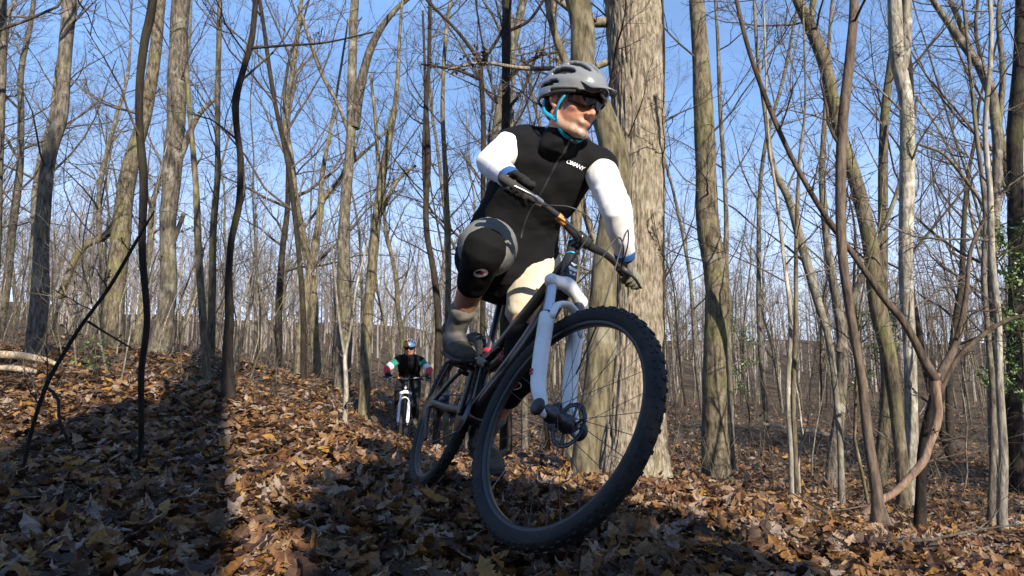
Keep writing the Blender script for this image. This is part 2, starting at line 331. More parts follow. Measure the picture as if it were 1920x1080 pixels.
# the largest leaves one by one, pieces of the ground
LM = []
for k in range(14):
    V, Qt, Tt = leaf_template(rs, lobes=rs.choice([4, 4, 5]), L=rs.uniform(.12, .17), W=rs.uniform(.024, .038), curl=.8)
    LM.append(mesh_np('leaf', V, Qt, Tt, smooth=False)); LM[-1].materials.append(M['leaf_one'])
cnt = 0
while cnt < 300:
    y = 1.5 + 2.9 * rs.rand() ** 1.3; x = rs.uniform(-.84, .84) * y
    z = float(gz(np.array([x]), np.array([y]))[0])
    if not visible(x, y, z, 0): continue
    o = bpy.data.objects.new('leaf', LM[cnt % 14]); COL.objects.link(o); o.parent = ground
    o.location = (x, y, z + .03 + rs.rand() * .03); o.rotation_euler = (rs.randn() * .45, rs.randn() * .45, rs.uniform(0, 6.28)); s = rs.uniform(.45, .78); o.scale = (s, s, s); cnt += 1
# ------------------------------------------------------------------ trees
def grow(P, Rr, rs, n, t0, t1, lf, ang, N, wander, up, rf=.5, rmin=.004, lmin=.0, sm=.25):
    """n side branches on every parent polyline, all at once"""
    B, NP_, _ = P.shape; C = B * n; pi = np.repeat(np.arange(B), n)
    Lp = np.linalg.norm(np.diff(P, axis=1), axis=2).sum(1)
    t = (t0 + (t1 - t0) * ((np.tile(np.arange(n), B) + rs.rand(C)) / n)); f = t * (NP_ - 1); k = np.minimum(f.astype(int), NP_ - 2); a = (f - k)[:, None]
    O = P[pi, k] * (1 - a) + P[pi, k + 1] * a; T = norm(P[pi, k + 1] - P[pi, k]); r0 = Rr[pi, k] * (1 - a[:, 0]) + Rr[pi, k + 1] * a[:, 0]
    v = rs.randn(C, 3); v -= (v * T).sum(1, keepdims=True) * T; v = norm(v)
    an = R(1) * ang * rs.uniform(.6, 1.35, C)[:, None]; d = norm(np.cos(an) * T + np.sin(an) * v)
    Ln = np.maximum(Lp[pi] * lf * (1 - .55 * t) * rs.uniform(.5, 1.3, C), lmin); st = (Ln / (N - 1))[:, None]
    pts = [O]; 
    for i in range(N - 1):
        d = norm(d + wander * rs.randn(C, 3) + np.array([0, 0, up])); pts.append(pts[-1] + d * st)
    PP = np.stack(pts, 1); rb = np.maximum(r0 * rf * rs.uniform(.7, 1.1, C), rmin)
    RR = rb[:, None] * np.linspace(1, sm, N)[None]
    return PP, np.maximum(RR, rmin * .7)
def rough_trunk(pts, rads, seg, sides, seed, furrow=.06, lump=.06, flare=0.0, lobes=5, fs=1.0):
    """pts/rads control rows -> trunk mesh arrays with real bark relief"""
    c = spline(np.column_stack([pts, rads]), seg); P = c[:, :3]; r = np.maximum(c[:, 3], .002)
    T = norm(np.gradient(P, axis=0)); u = norm(np.cross(T, np.array([0, 1., .05]))); v = np.cross(T, u)
    th = np.arange(sides) * 2 * PI / sides; s = np.concatenate([[0], np.cumsum(np.linalg.norm(np.diff(P, axis=0), axis=1))])
    TH, S = np.meshgrid(th, s)
    rr = np.repeat(r[:, None], sides, 1)
    if furrow:
        rm = float(np.median(r)); K = max(6, int(2 * PI * rm / (.022 * fs)))
        K = min(K, 250)
        n1 = vnoise(TH / (2 * PI) * K + vnoise(TH / (2 * PI) * 6, S * 6, seed + 1, 6) * 2.0, S * 7 / fs, seed, 0)
        K2 = K * 2
        n2 = vnoise(TH / (2 * PI) * K2, S * 26 / fs, seed + 2, min(K2, 250)) if K2 <= 250 else vnoise(TH / (2 * PI) * 250, S * 26 / fs, seed + 2, 250)
        blend = np.clip(np.minimum(TH, 2 * PI - TH) * 3, 0, 1)
        rid = 1 - np.abs(2 * n1 - 1)
        rr = rr * (1 + furrow * (rid - .5) * blend + furrow * .4 * (n2 - .5))
    if lump:
        rr = rr * (1 + lump * (vnoise(TH / (2 * PI) * 4, S * 2.2, seed + 3, 4) - .5) * 2)
    if flare:
        e = np.exp(-S / .16); rr = rr * (1 + flare * e * (.55 + .6 * np.cos(TH * lobes + seed) * np.cos(TH * 2 + 1)))
    V = P[:, None, :] + rr[..., None] * (np.cos(TH)[..., None] * u[:, None] + np.sin(TH)[..., None] * v[:, None])
    idx = np.arange(seg * sides).reshape(seg, sides); nx = np.roll(idx, -1, 1)
    Q = np.stack([idx[:-1], nx[:-1], nx[1:], idx[1:]], -1).reshape(-1, 4)
    Tt = [(idx[-1, 0], idx[-1, i], idx[-1, i + 1]) for i in range(1, sides - 1)]
    return V.reshape(-1, 3), Q, np.array(Tt), P, r
def leafclumps(P, rs, k, size=.05, per=9):
    """small clusters of dead leaves hanging at branch ends"""
    V = []; Tr = []; n = 0; ends = P[rs.randint(0, len(P), k), -1]
    for e in ends:
        for j in range(per):
            c = e + rs.randn(3) * size * .9; d = norm(rs.randn(3)); q = norm(np.cross(d, rs.randn(3)))
            V += [c - q * size * .3, c + q * size * .3, c + d * size]; Tr.append((n, n + 1, n + 2)); n += 3
    return np.array(V), np.array(Tr)
def traced_tree(name, label, cat, Y, pts, mat, twigmat='twig', limbs=(), br=(8, .35, 1., .16), dens=(6, 5), seed=1, ext=(2.5, .8), flare=.4, furrow=.08, lump=.10, group=None,
                sides=None, dz=0, clumps=0, twr=.0035, fs=1.0, wander=.13, top_closed=False, ups=.05):
    """tree whose stem passes through the pixel points pts = (px, py, width) listed from the ground up"""
    rs = np.random.RandomState(seed)
    W = []
    for i, q in enumerate(pts):
        Yq = q[3] if len(q) > 3 else Y
        W.append((*at(q[0], q[1], Yq), pxw(q[2], q[1], Yq) / 2))
    W = np.array(W)
    if len(W) > 3 and pts[0][2] < 100: W[1:-1, :3] += rs.randn(len(W) - 2, 3) * W[1:-1, 3:4] * .22
    b = W[0].copy(); g = float(gz(b[0:1], b[1:2])[0])
    if g < b[2] - .02:                                   # continue the stem down to the ground
        dirn = norm(W[0, :3] - W[1, :3]); 
        nb = b.copy(); nb[2] = g - .12; nb[0] += dirn[0] * (b[2] - g) * .5; nb[3] *= 1.04
        W = np.vstack([nb, W])
    else:
        nb = b.copy(); nb[2] = g - .12; nb[3] *= 1.05; W = W[W[:, 2] > g + .05]; W = np.vstack([nb, W])
    if ext[0] > 0:
        d = norm(W[-1, :3] - W[-2, :3]); 
        for k in (1, 2):
            q = W[-1].copy(); q[:3] += norm(d + np.array([0, 0, .4])) * ext[0] / 2 + rs.randn(3) * .05; q[3] *= ext[1]; W = np.vstack([W, q])
    Ltot = np.linalg.norm(np.diff(W[:, :3], axis=0), axis=1).sum(); rm = W[:, 3].mean()
    sides = sides or int(np.clip(rm * 2 * FOC / Y * .42, 8, 36)); seg = int(np.clip(Ltot / (.05 * max(1, Y / 4)), 14, 120))
    V, Q, Tt, P, r = rough_trunk(W[:, :3], W[:, 3], seg, sides, seed * 7 + 3, furrow if sides >= 14 else 0, lump, flare, fs=fs)
    root = empty(name, (float(P[0][0]), float(P[0][1]), float(P[0][2]) + .1)); base = np.array(root.location)
    tag(root, label, cat, group)
    obj('trunk', mesh_np('trunk', V - base, Q, Tt), M[mat], root)
    allP = [(P[None], r[None])]
    for lb in limbs:                                     # limbs traced like the stem
        LW = np.array([(*at(q[0], q[1], q[3] if len(q) > 3 else Y), pxw(q[2], q[1], q[3] if len(q) > 3 else Y) / 2) for q in lb])
        ls = max(8, min(60, int(np.linalg.norm(np.diff(LW[:, :3], axis=0), axis=1).sum() / .06)))
        lsd = int(np.clip(LW[0, 3] * 2 * FOC / Y * .6, 6, 24))
        v2, q2, t2, p2, r2 = rough_trunk(LW[:, :3], LW[:, 3], ls, lsd, seed + 91, 0, .08)
        obj('limb', mesh_np('limb', v2 - base, q2, t2), M[mat], root)
        allP.append((p2[None], r2[None]))
    n1, lf, _, _ = br
    if n1:
        ac = Acc(); first = None
        for j, (pp, rr) in enumerate(allP):
            nn = n1 if j == 0 else max(3, n1 // 2)
            idx = np.linspace(0, pp.shape[1] - 1, min(14, pp.shape[1])).astype(int); pp = pp[:, idx]; rr = rr[:, idx]
            P1, R1 = grow(pp, np.minimum(rr, .03), rs, nn, .25 if j == 0 else .15, .98, lf, 62, 8, wander, ups, .42, twr * 1.5)
            if first is None: first = P1
            ac.add(*tubes(P1, R1, 5))
            P2, R2 = grow(P1, R1, rs, dens[0], .15, 1, .5, 45, 6, wander * 1.2, .04, .55, twr)
            ac.add(*tubes(P2, R2, 4))
            P3, R3 = grow(P2, R2, rs, dens[1], .1, 1, .5, 42, 4, wander * 1.3, .03, .6, twr * .7)
            ac.add(*tubes(P3, R3, 3))
        me = ac.mesh('branches'); me.transform(Matrix.Translation(-Vector(base)))
        obj('branches', me, M[twigmat], root)
        if clumps:
            cv, ct = leafclumps(P2, rs, clumps); me = mesh_np('dead_leaves', cv - base, None, ct, False)
            obj('dead_leaves', me, M['twig_dark'], root)
    return root
T_ = traced_tree
big = T_('tree', 'massive furrowed oak trunk right behind the front rider, biggest in view', 'tree', 5.0,
   [(1182,900,140),(1184,850,124),(1187,750,112),(1193,600,98),(1197,450,92),(1198,300,92),(1193,150,96),(1188,20,100),(1186,-60,102)], 'bark_big', seed=3, furrow=.13, lump=.03, flare=.32, sides=180,
   br=(10,.25,1,1), ext=(3,.9), limbs=[[(1150,40,22),(1105,40,16),(1060,10,12),(1010,-30,9)],[(1155,110,14),(1100,130,12),(1060,128,10),(980,128,8),(905,118,6),(840,130,4)]], fs=.7, twigmat='twig_dark', clumps=8)
T_('tree', 'smooth mossy trunk leaning against the big oak, curving behind the rider\'s head', 'tree', 4.45,
   [(1092,908,58),(1098,850,50),(1115,720,54),(1132,600,50),(1142,480,48),(1150,380,52),(1152,310,54),(1128,215,46),(1095,130,46),(1080,50,46),(1072,-40,44)], 'bark_moss', seed=4, furrow=.03, lump=.06, flare=.15, br=(5,.2,1,1), ext=(2.5,.85), twigmat='twig_dark', clumps=4)
T_('tree', 'slim brown mossy trunk seen between the legs of the white fork', 'tree', 7.0,
   [(1066,860,24),(1068,700,24),(1075,560,24),(1080,440,22),(1086,340,20),(1090,200,18),(1040,60,14),(1020,-30,12)], 'bark_tan', seed=5, br=(6,.2,1,1))
T_('tree', 'straight knobbly trunk standing alone just right of the big oak', 'tree', 6.3,
   [(1347,912,62),(1345,850,50),(1340,700,44),(1338,560,44),(1334,420,42),(1326,300,38),(1318,200,36),(1312,100,32),(1304,-40,26)], 'bark_tan', seed=6, furrow=.06, lump=.09, flare=.3, br=(9,.22,1,1), ext=(3,.8))
T_('tree', 'tall leaning trunk at far left, black below and sunlit above', 'tree', 7.6,
   [(66,668,32),(70,560,29),(80,430,25),(95,300,24),(112,220,23),(122,100,22),(132,-40,22)], 'bark_grey', seed=7, br=(8,.25,1,1), flare=.2)
T_('sapling', 'thin dark crooked stem in front, running the full height at left', 'sapling', 3.1,
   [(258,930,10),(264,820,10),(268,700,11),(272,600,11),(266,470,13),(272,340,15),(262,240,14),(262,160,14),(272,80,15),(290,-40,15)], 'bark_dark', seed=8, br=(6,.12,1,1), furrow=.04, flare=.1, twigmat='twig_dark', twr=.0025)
T_('tree', 'thick tan trunk tapering upward, just left of the shadow banded trunk', 'tree', 11.,
   [(212,662,38),(214,560,34),(224,470,34),(245,330,28),(272,220,22),(288,110,20),(304,-40,18)], 'bark_tan', seed=9, br=(9,.3,1,1), limbs=[[(240,380,16),(200,440,14),(150,470,12),(110,560,10)]])
T_('tree', 'grey trunk with a dark shadow band across its middle, left of centre', 'tree', 9.6,
   [(298,650,34),(310,550,30),(314,430,28),(322,330,30),(330,220,32),(336,90,32),(342,-40,32)], 'bark_grey', seed=10, br=(10,.3,1,1), furrow=.1, limbs=[[(335,300,14),(370,220,9),(410,180,6)],[(300,520,14),(330,440,9),(345,400,8)]], clumps=6)
T_('snag', 'slim dead stem snapped off high up beside the shadow banded trunk', 'dead tree', 7.,
   [(388,705,16),(378,600,14),(375,450,13),(368,350,12),(358,220,9),(350,122,8)], 'bark_tan', seed=11, br=(4,.14,1,1), ext=(0,1))
T_('tree', 'slim pale straight tree between the snapped stem and the crooked dark tree', 'tree', 9.5,
   [(394,680,15),(398,560,14),(402,430,13),(408,330,12),(405,260,10),(408,150,10),(414,-40,9)], 'bark_tan', seed=12, br=(12,.2,1,1))
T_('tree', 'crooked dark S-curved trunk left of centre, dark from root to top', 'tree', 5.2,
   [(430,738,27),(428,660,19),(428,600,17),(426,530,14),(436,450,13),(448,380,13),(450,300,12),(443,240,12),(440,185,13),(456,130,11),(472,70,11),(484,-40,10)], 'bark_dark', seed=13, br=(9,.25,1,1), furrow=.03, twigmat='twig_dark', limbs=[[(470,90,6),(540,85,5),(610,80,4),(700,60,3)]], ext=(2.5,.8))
T_('tree', 'tall grey tree with a forking limb, left of the rider\'s shoulder', 'tree', 12.5,
   [(640,735,32),(641,600,28),(646,480,24),(651,380,20),(656,250,18),(662,120,17),(667,-40,15)], 'bark_grey', seed=14, limbs=[[(664,240,22),(676,160,18),(700,80,14),(740,20,9),(790,-20,6)],[(668,300,8),(640,210,7),(600,130,7),(560,10,7)],[(655,310,8),(700,270,6),(740,230,5)]], br=(12,.3,1,1), flare=.15)
T_('tree', 'leaning mossy green tree between the forked grey one and the rider', 'tree', 11.,
   [(683,748,24),(690,600,20),(700,480,20),(712,380,17),(728,270,13),(742,180,9),(750,60,6)], 'bark_moss', seed=15, limbs=[[(705,420,9),(745,340,7),(780,310,5)],[(712,360,9),(705,240,7),(695,140,5)]], br=(12,.3,1,1))
T_('tree', 'slender dark double stemmed tree just left of the rider\'s sleeve', 'tree', 8.5,
   [(820,700,13),(822,600,13),(815,520,12),(800,420,11),(803,300,11),(800,200,9),(804,100,7),(806,-40,6)], 'bark_dark', seed=16, limbs=[[(800,420,6),(794,300,6),(797,170,5),(793,20,4)]], br=(11,.22,1,1), twigmat='twig_dark')
T_('tree', 'thin olive barked tree directly left of the rider\'s back', 'tree', 9.5,
   [(838,690,12),(840,560,11),(838,450,11),(836,340,10),(830,200,8),(838,60,7),(850,-40,6)], 'bark_moss', seed=17, br=(14,.2,1,1))
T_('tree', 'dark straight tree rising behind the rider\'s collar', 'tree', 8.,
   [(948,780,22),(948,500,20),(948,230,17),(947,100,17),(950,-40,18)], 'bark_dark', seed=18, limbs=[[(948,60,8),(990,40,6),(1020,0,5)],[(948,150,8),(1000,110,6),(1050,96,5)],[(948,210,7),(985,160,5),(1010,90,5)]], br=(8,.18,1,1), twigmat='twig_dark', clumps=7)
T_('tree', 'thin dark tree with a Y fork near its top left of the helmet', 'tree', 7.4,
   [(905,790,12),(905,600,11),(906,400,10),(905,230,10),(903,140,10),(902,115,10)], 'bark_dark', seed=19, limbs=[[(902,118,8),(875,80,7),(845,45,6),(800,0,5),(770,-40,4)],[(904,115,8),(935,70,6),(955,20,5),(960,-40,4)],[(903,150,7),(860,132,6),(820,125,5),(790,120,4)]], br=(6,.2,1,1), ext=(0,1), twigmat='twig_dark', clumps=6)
T_('sapling', 'pale little forked sapling left of the second rider', 'sapling', 7.,
   [(645,797,10),(649,735,9),(646,665,8)], 'bark_pale', seed=20, ext=(0,1), br=(4,.3,1,1), limbs=[[(646,668,6),(636,600,5),(630,540,4),(622,460,3)],[(647,668,6),(660,600,5),(668,540,4),(690,450,3)]])
curved = T_('tree', 'leaning stem at right in sunlit pinkish colour, forking into two arms in shade-dark colour', 'tree', 4.0,
   [(1572,990,14),(1606,972,13),(1640,945,15),(1676,926,13),(1704,898,14),(1728,866,15),(1742,838,14),(1756,800,16),(1760,770,16),(1757,730,18),(1756,700,18)], 'bark_pink_lit', seed=21, ext=(0,1), br=(0,0,0,0), flare=0, furrow=.03, lump=.12,
   limbs=[])
def add_limbs(root, mat, Y, lbs, seed, tw='twig_dark', n=7, lf=.3):
    base = np.array(root.matrix_basis.translation); rs = np.random.RandomState(seed); ac = Acc()
    for lb in lbs:
        LW = np.array([(*at(q[0], q[1], q[3] if len(q) > 3 else Y), pxw(q[2], q[1], Y) / 2) for q in lb])
        v2, q2, t2, p2, r2 = rough_trunk(LW[:, :3], LW[:, 3], 60, 14, seed, 0, .07)
        obj('limb', mesh_np('limb', v2 - base, q2, t2), M[mat], root)
        i = np.linspace(0, 59, 14).astype(int)
        P1, R1 = grow(p2[None][:, i], np.minimum(r2[None][:, i], .02), rs, n, .2, .98, lf, 55, 8, .16, .05, .4, .004)
        P2, R2 = grow(P1, R1, rs, 6, .15, 1, .5, 45, 5, .18, .04, .55, .0025); P3, R3 = grow(P2, R2, rs, 4, .1, 1, .5, 45, 4, .2, .03, .6, .002)
        ac.add(*tubes(P1, R1, 4)).add(*tubes(P2, R2, 3)).add(*tubes(P3, R3, 3))
    me = ac.mesh('branches'); me.transform(Matrix.Translation(-Vector(base))); obj('branches', me, M[tw], root)
add_limbs(curved, 'bark_brown', 4.0, [  # shade painted into the arms' brown; the stem wears the sunlit tone
   [(1756,712,19),(1735,680,16),(1718,645,14),(1692,600,13),(1658,560,12),(1602,480,11),(1538,390,10),(1482,290,9),(1438,190,9),(1400,80,8),(1372,-40,7)],
   [(1758,712,17),(1790,650,13),(1804,600,11),(1813,540,8),(1820,470,7),(1850,400,5)],
   [(1760,740,11),(1790,680,10),(1840,630,9),(1890,600,8),(1950,585,6)]], 22)
T_('tree', 'short black trunk standing behind the pinkish stem\'s elbow', 'tree', 4.15,
   [(1722,1030,24),(1724,930,19),(1728,850,18),(1740,790,20),(1752,745,24),(1757,715,20)], 'bark_dark', seed=23, ext=(0,1), br=(5,.4,1,1), furrow=.03, twigmat='twig_dark')
T_('tree', 'narrow dark tree with a wide black rooted foot at the right front', 'tree', 3.5,
   [(1662,1062,86),(1656,1010,62),(1650,960,30),(1640,900,20),(1628,820,18),(1612,700,16),(1590,560,17),(1578,450,18),(1577,320,20),(1582,220,19),(1592,100,17),(1602,-40,16)], 'bark_brown', seed=24, br=(7,.16,1,1), flare=.2, furrow=.05, twigmat='twig_dark', lump=.1, twr=.0025)
T_('tree', 'pale patchy trunk with two close stems, right of the crossing pair', 'tree', 6.6,
   [(1711,1000,28),(1710,900,24),(1707,700,22),(1702,500,24),(1697,350,26),(1692,200,25),(1689,100,26),(1676,-40,22)], 'bark_pale', seed=25, br=(10,.22,1,1), furrow=.05, limbs=[[(1690,150,18),(1700,60,18),(1700,-40,16)]], lump=.08)
T_('tree', 'bent brown trunk leaning left and forking at the top right area', 'tree', 6.,
   [(1694,985,26),(1690,900,22),(1680,780,24),(1662,660,28),(1642,560,30),(1626,450,28),(1604,340,24),(1573,235,22),(1547,130,23),(1517,50,22),(1480,-40,17)], 'bark_tan', seed=26, br=(8,.22,1,1), limbs=[[(1518,55,12),(1524,10,12),(1528,-40,11)]], furrow=.05)
T_('tree', 'pale vine wrapped stem with a few green leaves, right of centre', 'tree', 5.2,
   [(1577,960,15),(1573,830,12),(1565,720,12),(1553,632,13),(1530,560,16),(1505,467,18),(1480,375,15),(1450,311,11),(1434,207,9),(1420,100,7)], 'bark_pale', seed=27, br=(8,.2,1,1), twr=.003, lump=.12)
T_('sapling', 'left one of two thin parallel poles right of the knobbly trunk', 'sapling', 4.6,
   [(1484,972,10),(1483,850,9),(1478,740,8),(1482,600,8),(1470,480,7),(1455,360,6),(1440,240,4)], 'bark_pale', seed=28, br=(9,.2,1,1), twr=.003)
T_('sapling', 'right one of two thin parallel poles right of the knobbly trunk', 'sapling', 4.7,
   [(1497,965,9),(1492,850,9),(1490,740,9),(1492,600,9),(1494,450,8),(1500,300,6),(1510,180,4)], 'bark_tan', seed=29, br=(9,.2,1,1), twr=.003)
T_('tree', 'pale mottled young trunk near the right edge of the view', 'tree', 5.4,
   [(1886,1050,26),(1884,980,18),(1881,850,15),(1878,720,13),(1874,600,12),(1860,480,11),(1855,360,10),(1850,240,9),(1858,100,8),(1850,-40,7)], 'bark_pale', seed=30, br=(10,.2,1,1), lump=.1)
T_('tree', 'thin straight stem just left of the pale mottled young trunk', 'tree', 5.8,
   [(1858,985,14),(1862,860,11),(1862,740,10),(1856,640,10),(1845,520,9),(1848,400,8),(1830,250,7),(1815,90,6)], 'bark_grey', seed=31, br=(9,.2,1,1))
T_('tree', 'wide branching grey tree reaching over the upper right corner', 'tree', 9.,
   [(1862,790,18),(1862,560,17),(1866,420,17),(1870,300,17),(1868,233,17),(1850,150,15),(1805,78,14),(1750,0,10),(1735,-40,9)], 'bark_grey', seed=32, limbs=[[(1870,260,12),(1880,140,10),(1872,40,8),(1880,-40,7)],[(1868,420,8),(1820,350,7),(1770,290,6),(1720,270,5)],[(1867,380,8),(1900,340,7),(1940,330,6)],[(1850,150,8),(1830,60,7),(1838,-40,6)]], br=(12,.3,1,1), clumps=5)
T_('tree', 'dark trunk cut off by the right edge among evergreen leaves', 'tree', 9.5,
   [(1902,800,28),(1902,560,24),(1906,400,26),(1908,250,26),(1912,100,22),(1916,-40,20)], 'bark_dark', seed=33, br=(10,.25,1,1))
T_('tree', 'grey pole at the far left edge of the view', 'tree', 8.5,
   [(-16,660,18),(-8,500,16),(-2,300,16),(2,150,14),(6,-40,14)], 'bark_grey', seed=34, br=(10,.2,1,1))
T_('tree', 'slim straight dark pole close to the knobbly trunk\'s right side', 'tree', 8.,
   [(1372,820,11),(1368,640,11),(1362,500,10),(1360,380,9),(1350,200,8),(1345,60,6)], 'bark_grey', seed=35, br=(10,.2,1,1))
T_('vine', 'thread thin dark vine hanging straight beside the big oak', 'vine', 4.9,
   [(1244,925,5),(1246,780,5),(1243,600,5),(1244,420,5),(1241,250,5),(1246,100,4),(1240,-40,4)], 'bark_dark', seed=36, br=(5,.1,1,1), flare=0, twigmat='twig_dark')
T_('tree', 'tan trunk with a crooked top left of the forked grey tree', 'tree', 14.,
   [(560,695,18),(566,600,18),(585,500,16),(600,400,13),(606,320,9),(622,230,6)], 'bark_tan', seed=37, br=(14,.3,1,1), limbs=[[(585,500,9),(560,420,7),(552,340,5)],[(600,380,8),(640,330,6),(655,280,5)]])
T_('tree', 'pair of brown stems crossing behind the dark rooted tree', 'tree', 8.5,
   [(1560,880,22),(1572,760,20),(1580,640,20),(1560,520,16),(1548,430,14),(1540,330,12),(1548,200,9),(1556,60,7)], 'bark_grey', seed=38, br=(12,.25,1,1), limbs=[[(1572,660,14),(1600,560,13),(1660,420,9),(1700,300,7),(1720,180,5)]])
T_('tree', 'brown trunk behind the crossing pair near the pale patchy tree', 'tree', 9.,
   [(1650,880,22),(1660,740,20),(1655,600,19),(1657,500,18),(1655,380,17),(1662,220,16),(1672,100,14),(1690,-40,12)], 'bark_tan', seed=39, br=(12,.25,1,1))

# fallen diagonal dead branch at left
T_('branch', 'bare dark fallen branch leaning diagonally across the left foreground', 'branch', 2.6,
   [(30,930,6),(48,860,7),(66,785,7),(82,730,8),(100,695,8),(150,612,7),(205,540,7),(258,450,6),(290,395,3)], 'bark_dark', seed=40, br=(7,.16,1,1), ext=(0,1), flare=0, furrow=0, twigmat='twig_dark', twr=.002,
   limbs=[[(84,725,6),(108,745,6),(112,790,5),(130,830,5),(142,845,4)],[(165,603,5),(200,625,4),(245,652,3)]])

# ---- forest of individual bare trees behind
BARKS = ['bark_grey', 'bark_tan', 'bark_grey', 'bark_dark', 'bark_grey', 'bark_pale', 'bark_moss', 'bark_dark']
def bare_variant(seed):
    rs = np.random.RandomState(seed); H = rs.uniform(12, 19); r0 = rs.uniform(.045, .115)
    n = 12; P = [np.zeros(3)]; d = np.array([rs.randn() * .05, rs.randn() * .05, 1.])
    for i in range(n - 1):
        d = norm(d + rs.randn(3) * [.10, .10, 0] + [0, 0, .10]); P.append(P[-1] + d * H / (n - 1))
    P = np.array(P); P[0, 2] = -.3
    rad = r0 * np.linspace(1.1, .18, n) ** .8
    V, Q, Tt, p, r = rough_trunk(P, rad, 40, 10, seed, 0, .09, .25)
    tr = mesh_np('trunk', V, Q, Tt)
    ac = Acc(); i = np.linspace(0, 39, 16).astype(int); pp, rr = p[None][:, i], r[None][:, i]
    P1, R1 = grow(pp, rr, rs, 15, .22, .97, .32, 52, 8, .13, .09, .5, .008)
    P2, R2 = grow(P1, R1, rs, 7, .15, 1, .5, 45, 6, .16, .06, .5, .0045)
    P3, R3 = grow(P2, R2, rs, 6, .1, 1, .58, 42, 4, .2, .04, .55, .003)
    P4, R4 = grow(P3, R3, rs, 3, .2, 1, .6, 40, 3, .2, .03, .6, .0024)
    ac.add(*tubes(P1, R1, 5)).add(*tubes(P2, R2, 4)).add(*tubes(P3, R3, 3)).add(*tubes(P4, R4, 3))
    return tr, ac.mesh('branches')
VAR = []
for k in range(12):
    tr, bm_ = bare_variant(100 + k); mt = BARKS[k % len(BARKS)]
    tr.materials.append(M[mt]); bm_.materials.append(M['twig_dark' if mt == 'bark_dark' else 'twig']); VAR.append((tr, bm_))
def place_tree(k, x, y, yaw, s, label, group, name='tree'):
    z = float(gz(np.array([x]), np.array([y]))[0]); root = empty(name, (x, y, z)); root.rotation_euler = (0, 0, yaw); root.scale = (s, s, s)
    a_ = bpy.data.objects.new('trunk', VAR[k][0]); b_ = bpy.data.objects.new('branches', VAR[k][1])
    for q in (a_, b_): COL.objects.link(q); q.parent = root
    return tag(root, label, 'tree', group)
KINDW = dict(bark_grey='grey', bark_tan='tan', bark_dark='dark', bark_pale='pale', bark_moss='mossy')
LMK = [(10, 'the grey pole at the left edge'), (100, 'the tall leaning far left trunk'), (225, 'the thick tan tapering trunk'), (315, 'the shadow banded trunk'), (380, 'the snapped dead stem'), (440, 'the crooked dark trunk'), (575, 'the crooked topped tan tree'), (650, 'the forked grey tree'),
  (760, 'the second rider'), (830, 'the double stemmed dark tree'), (905, 'the Y forked dark tree'), (948, 'the dark tree behind the collar'), (1060, 'the front wheel'), (1185, 'the massive oak'), (1340, 'the knobbly trunk'), (1485, 'the two thin poles'), (1565, 'the vine wrapped stem'), (1640, 'the dark rooted tree'), (1705, 'the pale patchy trunk'), (1870, 'the mottled young trunk')]
def bg_label(kind, what, x, y):
    px = 960 + FOC * x / y; l = min(LMK, key=lambda q: abs(q[0] - px)); dd = px - l[0]; side = ('close ' if abs(dd) < 18 else '') + ('left of ' if dd < 0 else 'right of ')
    dist = 'quite near,' if y < 12 else 'midway,' if y < 18 else 'well back,' if y < 26 else 'deep in the forest,' if y < 36 else 'farthest back,'
    return f"{kind} {what} {dist} {side}{l[1]}".replace("quite near, close", "near, close")
rs = np.random.RandomState(42); pos = []; tries = 0
while len(pos) < 125 and tries < 20000:
    tries += 1
    y = 8.5 + 44 * rs.rand() ** .85; x = rs.uniform(-.92, .92) * y
    if any((x - a) ** 2 + (y - b) ** 2 < 1.1 + .02 * y for a, b in pos): continue
    px = 960 + FOC * x / y
    if y < 14 and (690 < px < 800): continue
    if y < 11 and px > 1240 and px < 1330: continue
    if y < 24 and px > 1240 and rs.rand() < .5: continue
    if y < 17 and any(abs(px - q) < 34 for q in (75, 110, 220, 250, 310, 335, 375, 405, 440, 470, 655, 700, 1340, 1570, 1630, 1700, 1875)): continue
    pos.append((x, y))
n0 = len(pos); tries = 0
while len(pos) < n0 + 135 and tries < 20000:
    tries += 1; y = 24 + 44 * rs.rand(); x = rs.uniform(-.9, .9) * y
    if all((x - a) ** 2 + (y - b) ** 2 > 2.2 for a, b in pos): pos.append((x, y))
n1_ = len(pos); tries = 0
while len(pos) < n1_ + 46 and tries < 20000:                       # the wood goes on beside the view
    tries += 1; y = 5 + 36 * rs.rand(); x = rs.choice([-1, 1]) * rs.uniform(.95, 1.5) * y
    if all((x - a) ** 2 + (y - b) ** 2 > 3 for a, b in pos): pos.append((x, y))
for i, (x, y) in enumerate(pos):
    place_tree(i % 12, x, y, rs.uniform(0, 6.28), rs.uniform(.75, 1.15) * (1 if y < 24 else .72), bg_label(KINDW[BARKS[i % 8 if False else (i % 12) % 8]], 'bare tree', x, y), 'bare trees filling the forest behind')
# ---- thin saplings of the understory
SAP = []
for k in range(8):
    rs2 = np.random.RandomState(300 + k); H = rs2.uniform(1.8, 4.2); n = 9; P = [np.zeros(3)]; d = np.array([rs2.randn() * .12, rs2.randn() * .12, 1.])
    for i in range(n - 1): d = norm(d + rs2.randn(3) * [.13, .13, 0] + [0, 0, .1]); P.append(P[-1] + d * H / (n - 1))
    P = np.array(P); P[0, 2] = -.1; r = np.linspace(rs2.uniform(.009, .02), .003, n)
    st_ = mesh_np('stem', *tubes(P[None], r[None], 6)); ac = Acc()
    P1, R1 = grow(P[None], r[None], rs2, 12, .15, 1, .3, 50, 6, .15, .05, .55, .003); P2, R2 = grow(P1, R1, rs2, 6, .1, 1, .55, 42, 4, .18, .03, .6, .0025)
    ac.add(*tubes(P1, R1, 4)).add(*tubes(P2, R2, 3)); bm_ = ac.mesh('branches')
    st_.materials.append(M['bark_pale' if k % 3 == 0 else 'bark_tan' if k % 3 == 1 else 'bark_grey']); bm_.materials.append(M['twig']); SAP.append((st_, bm_))
rs = np.random.RandomState(77); c_ = 0; tries = 0
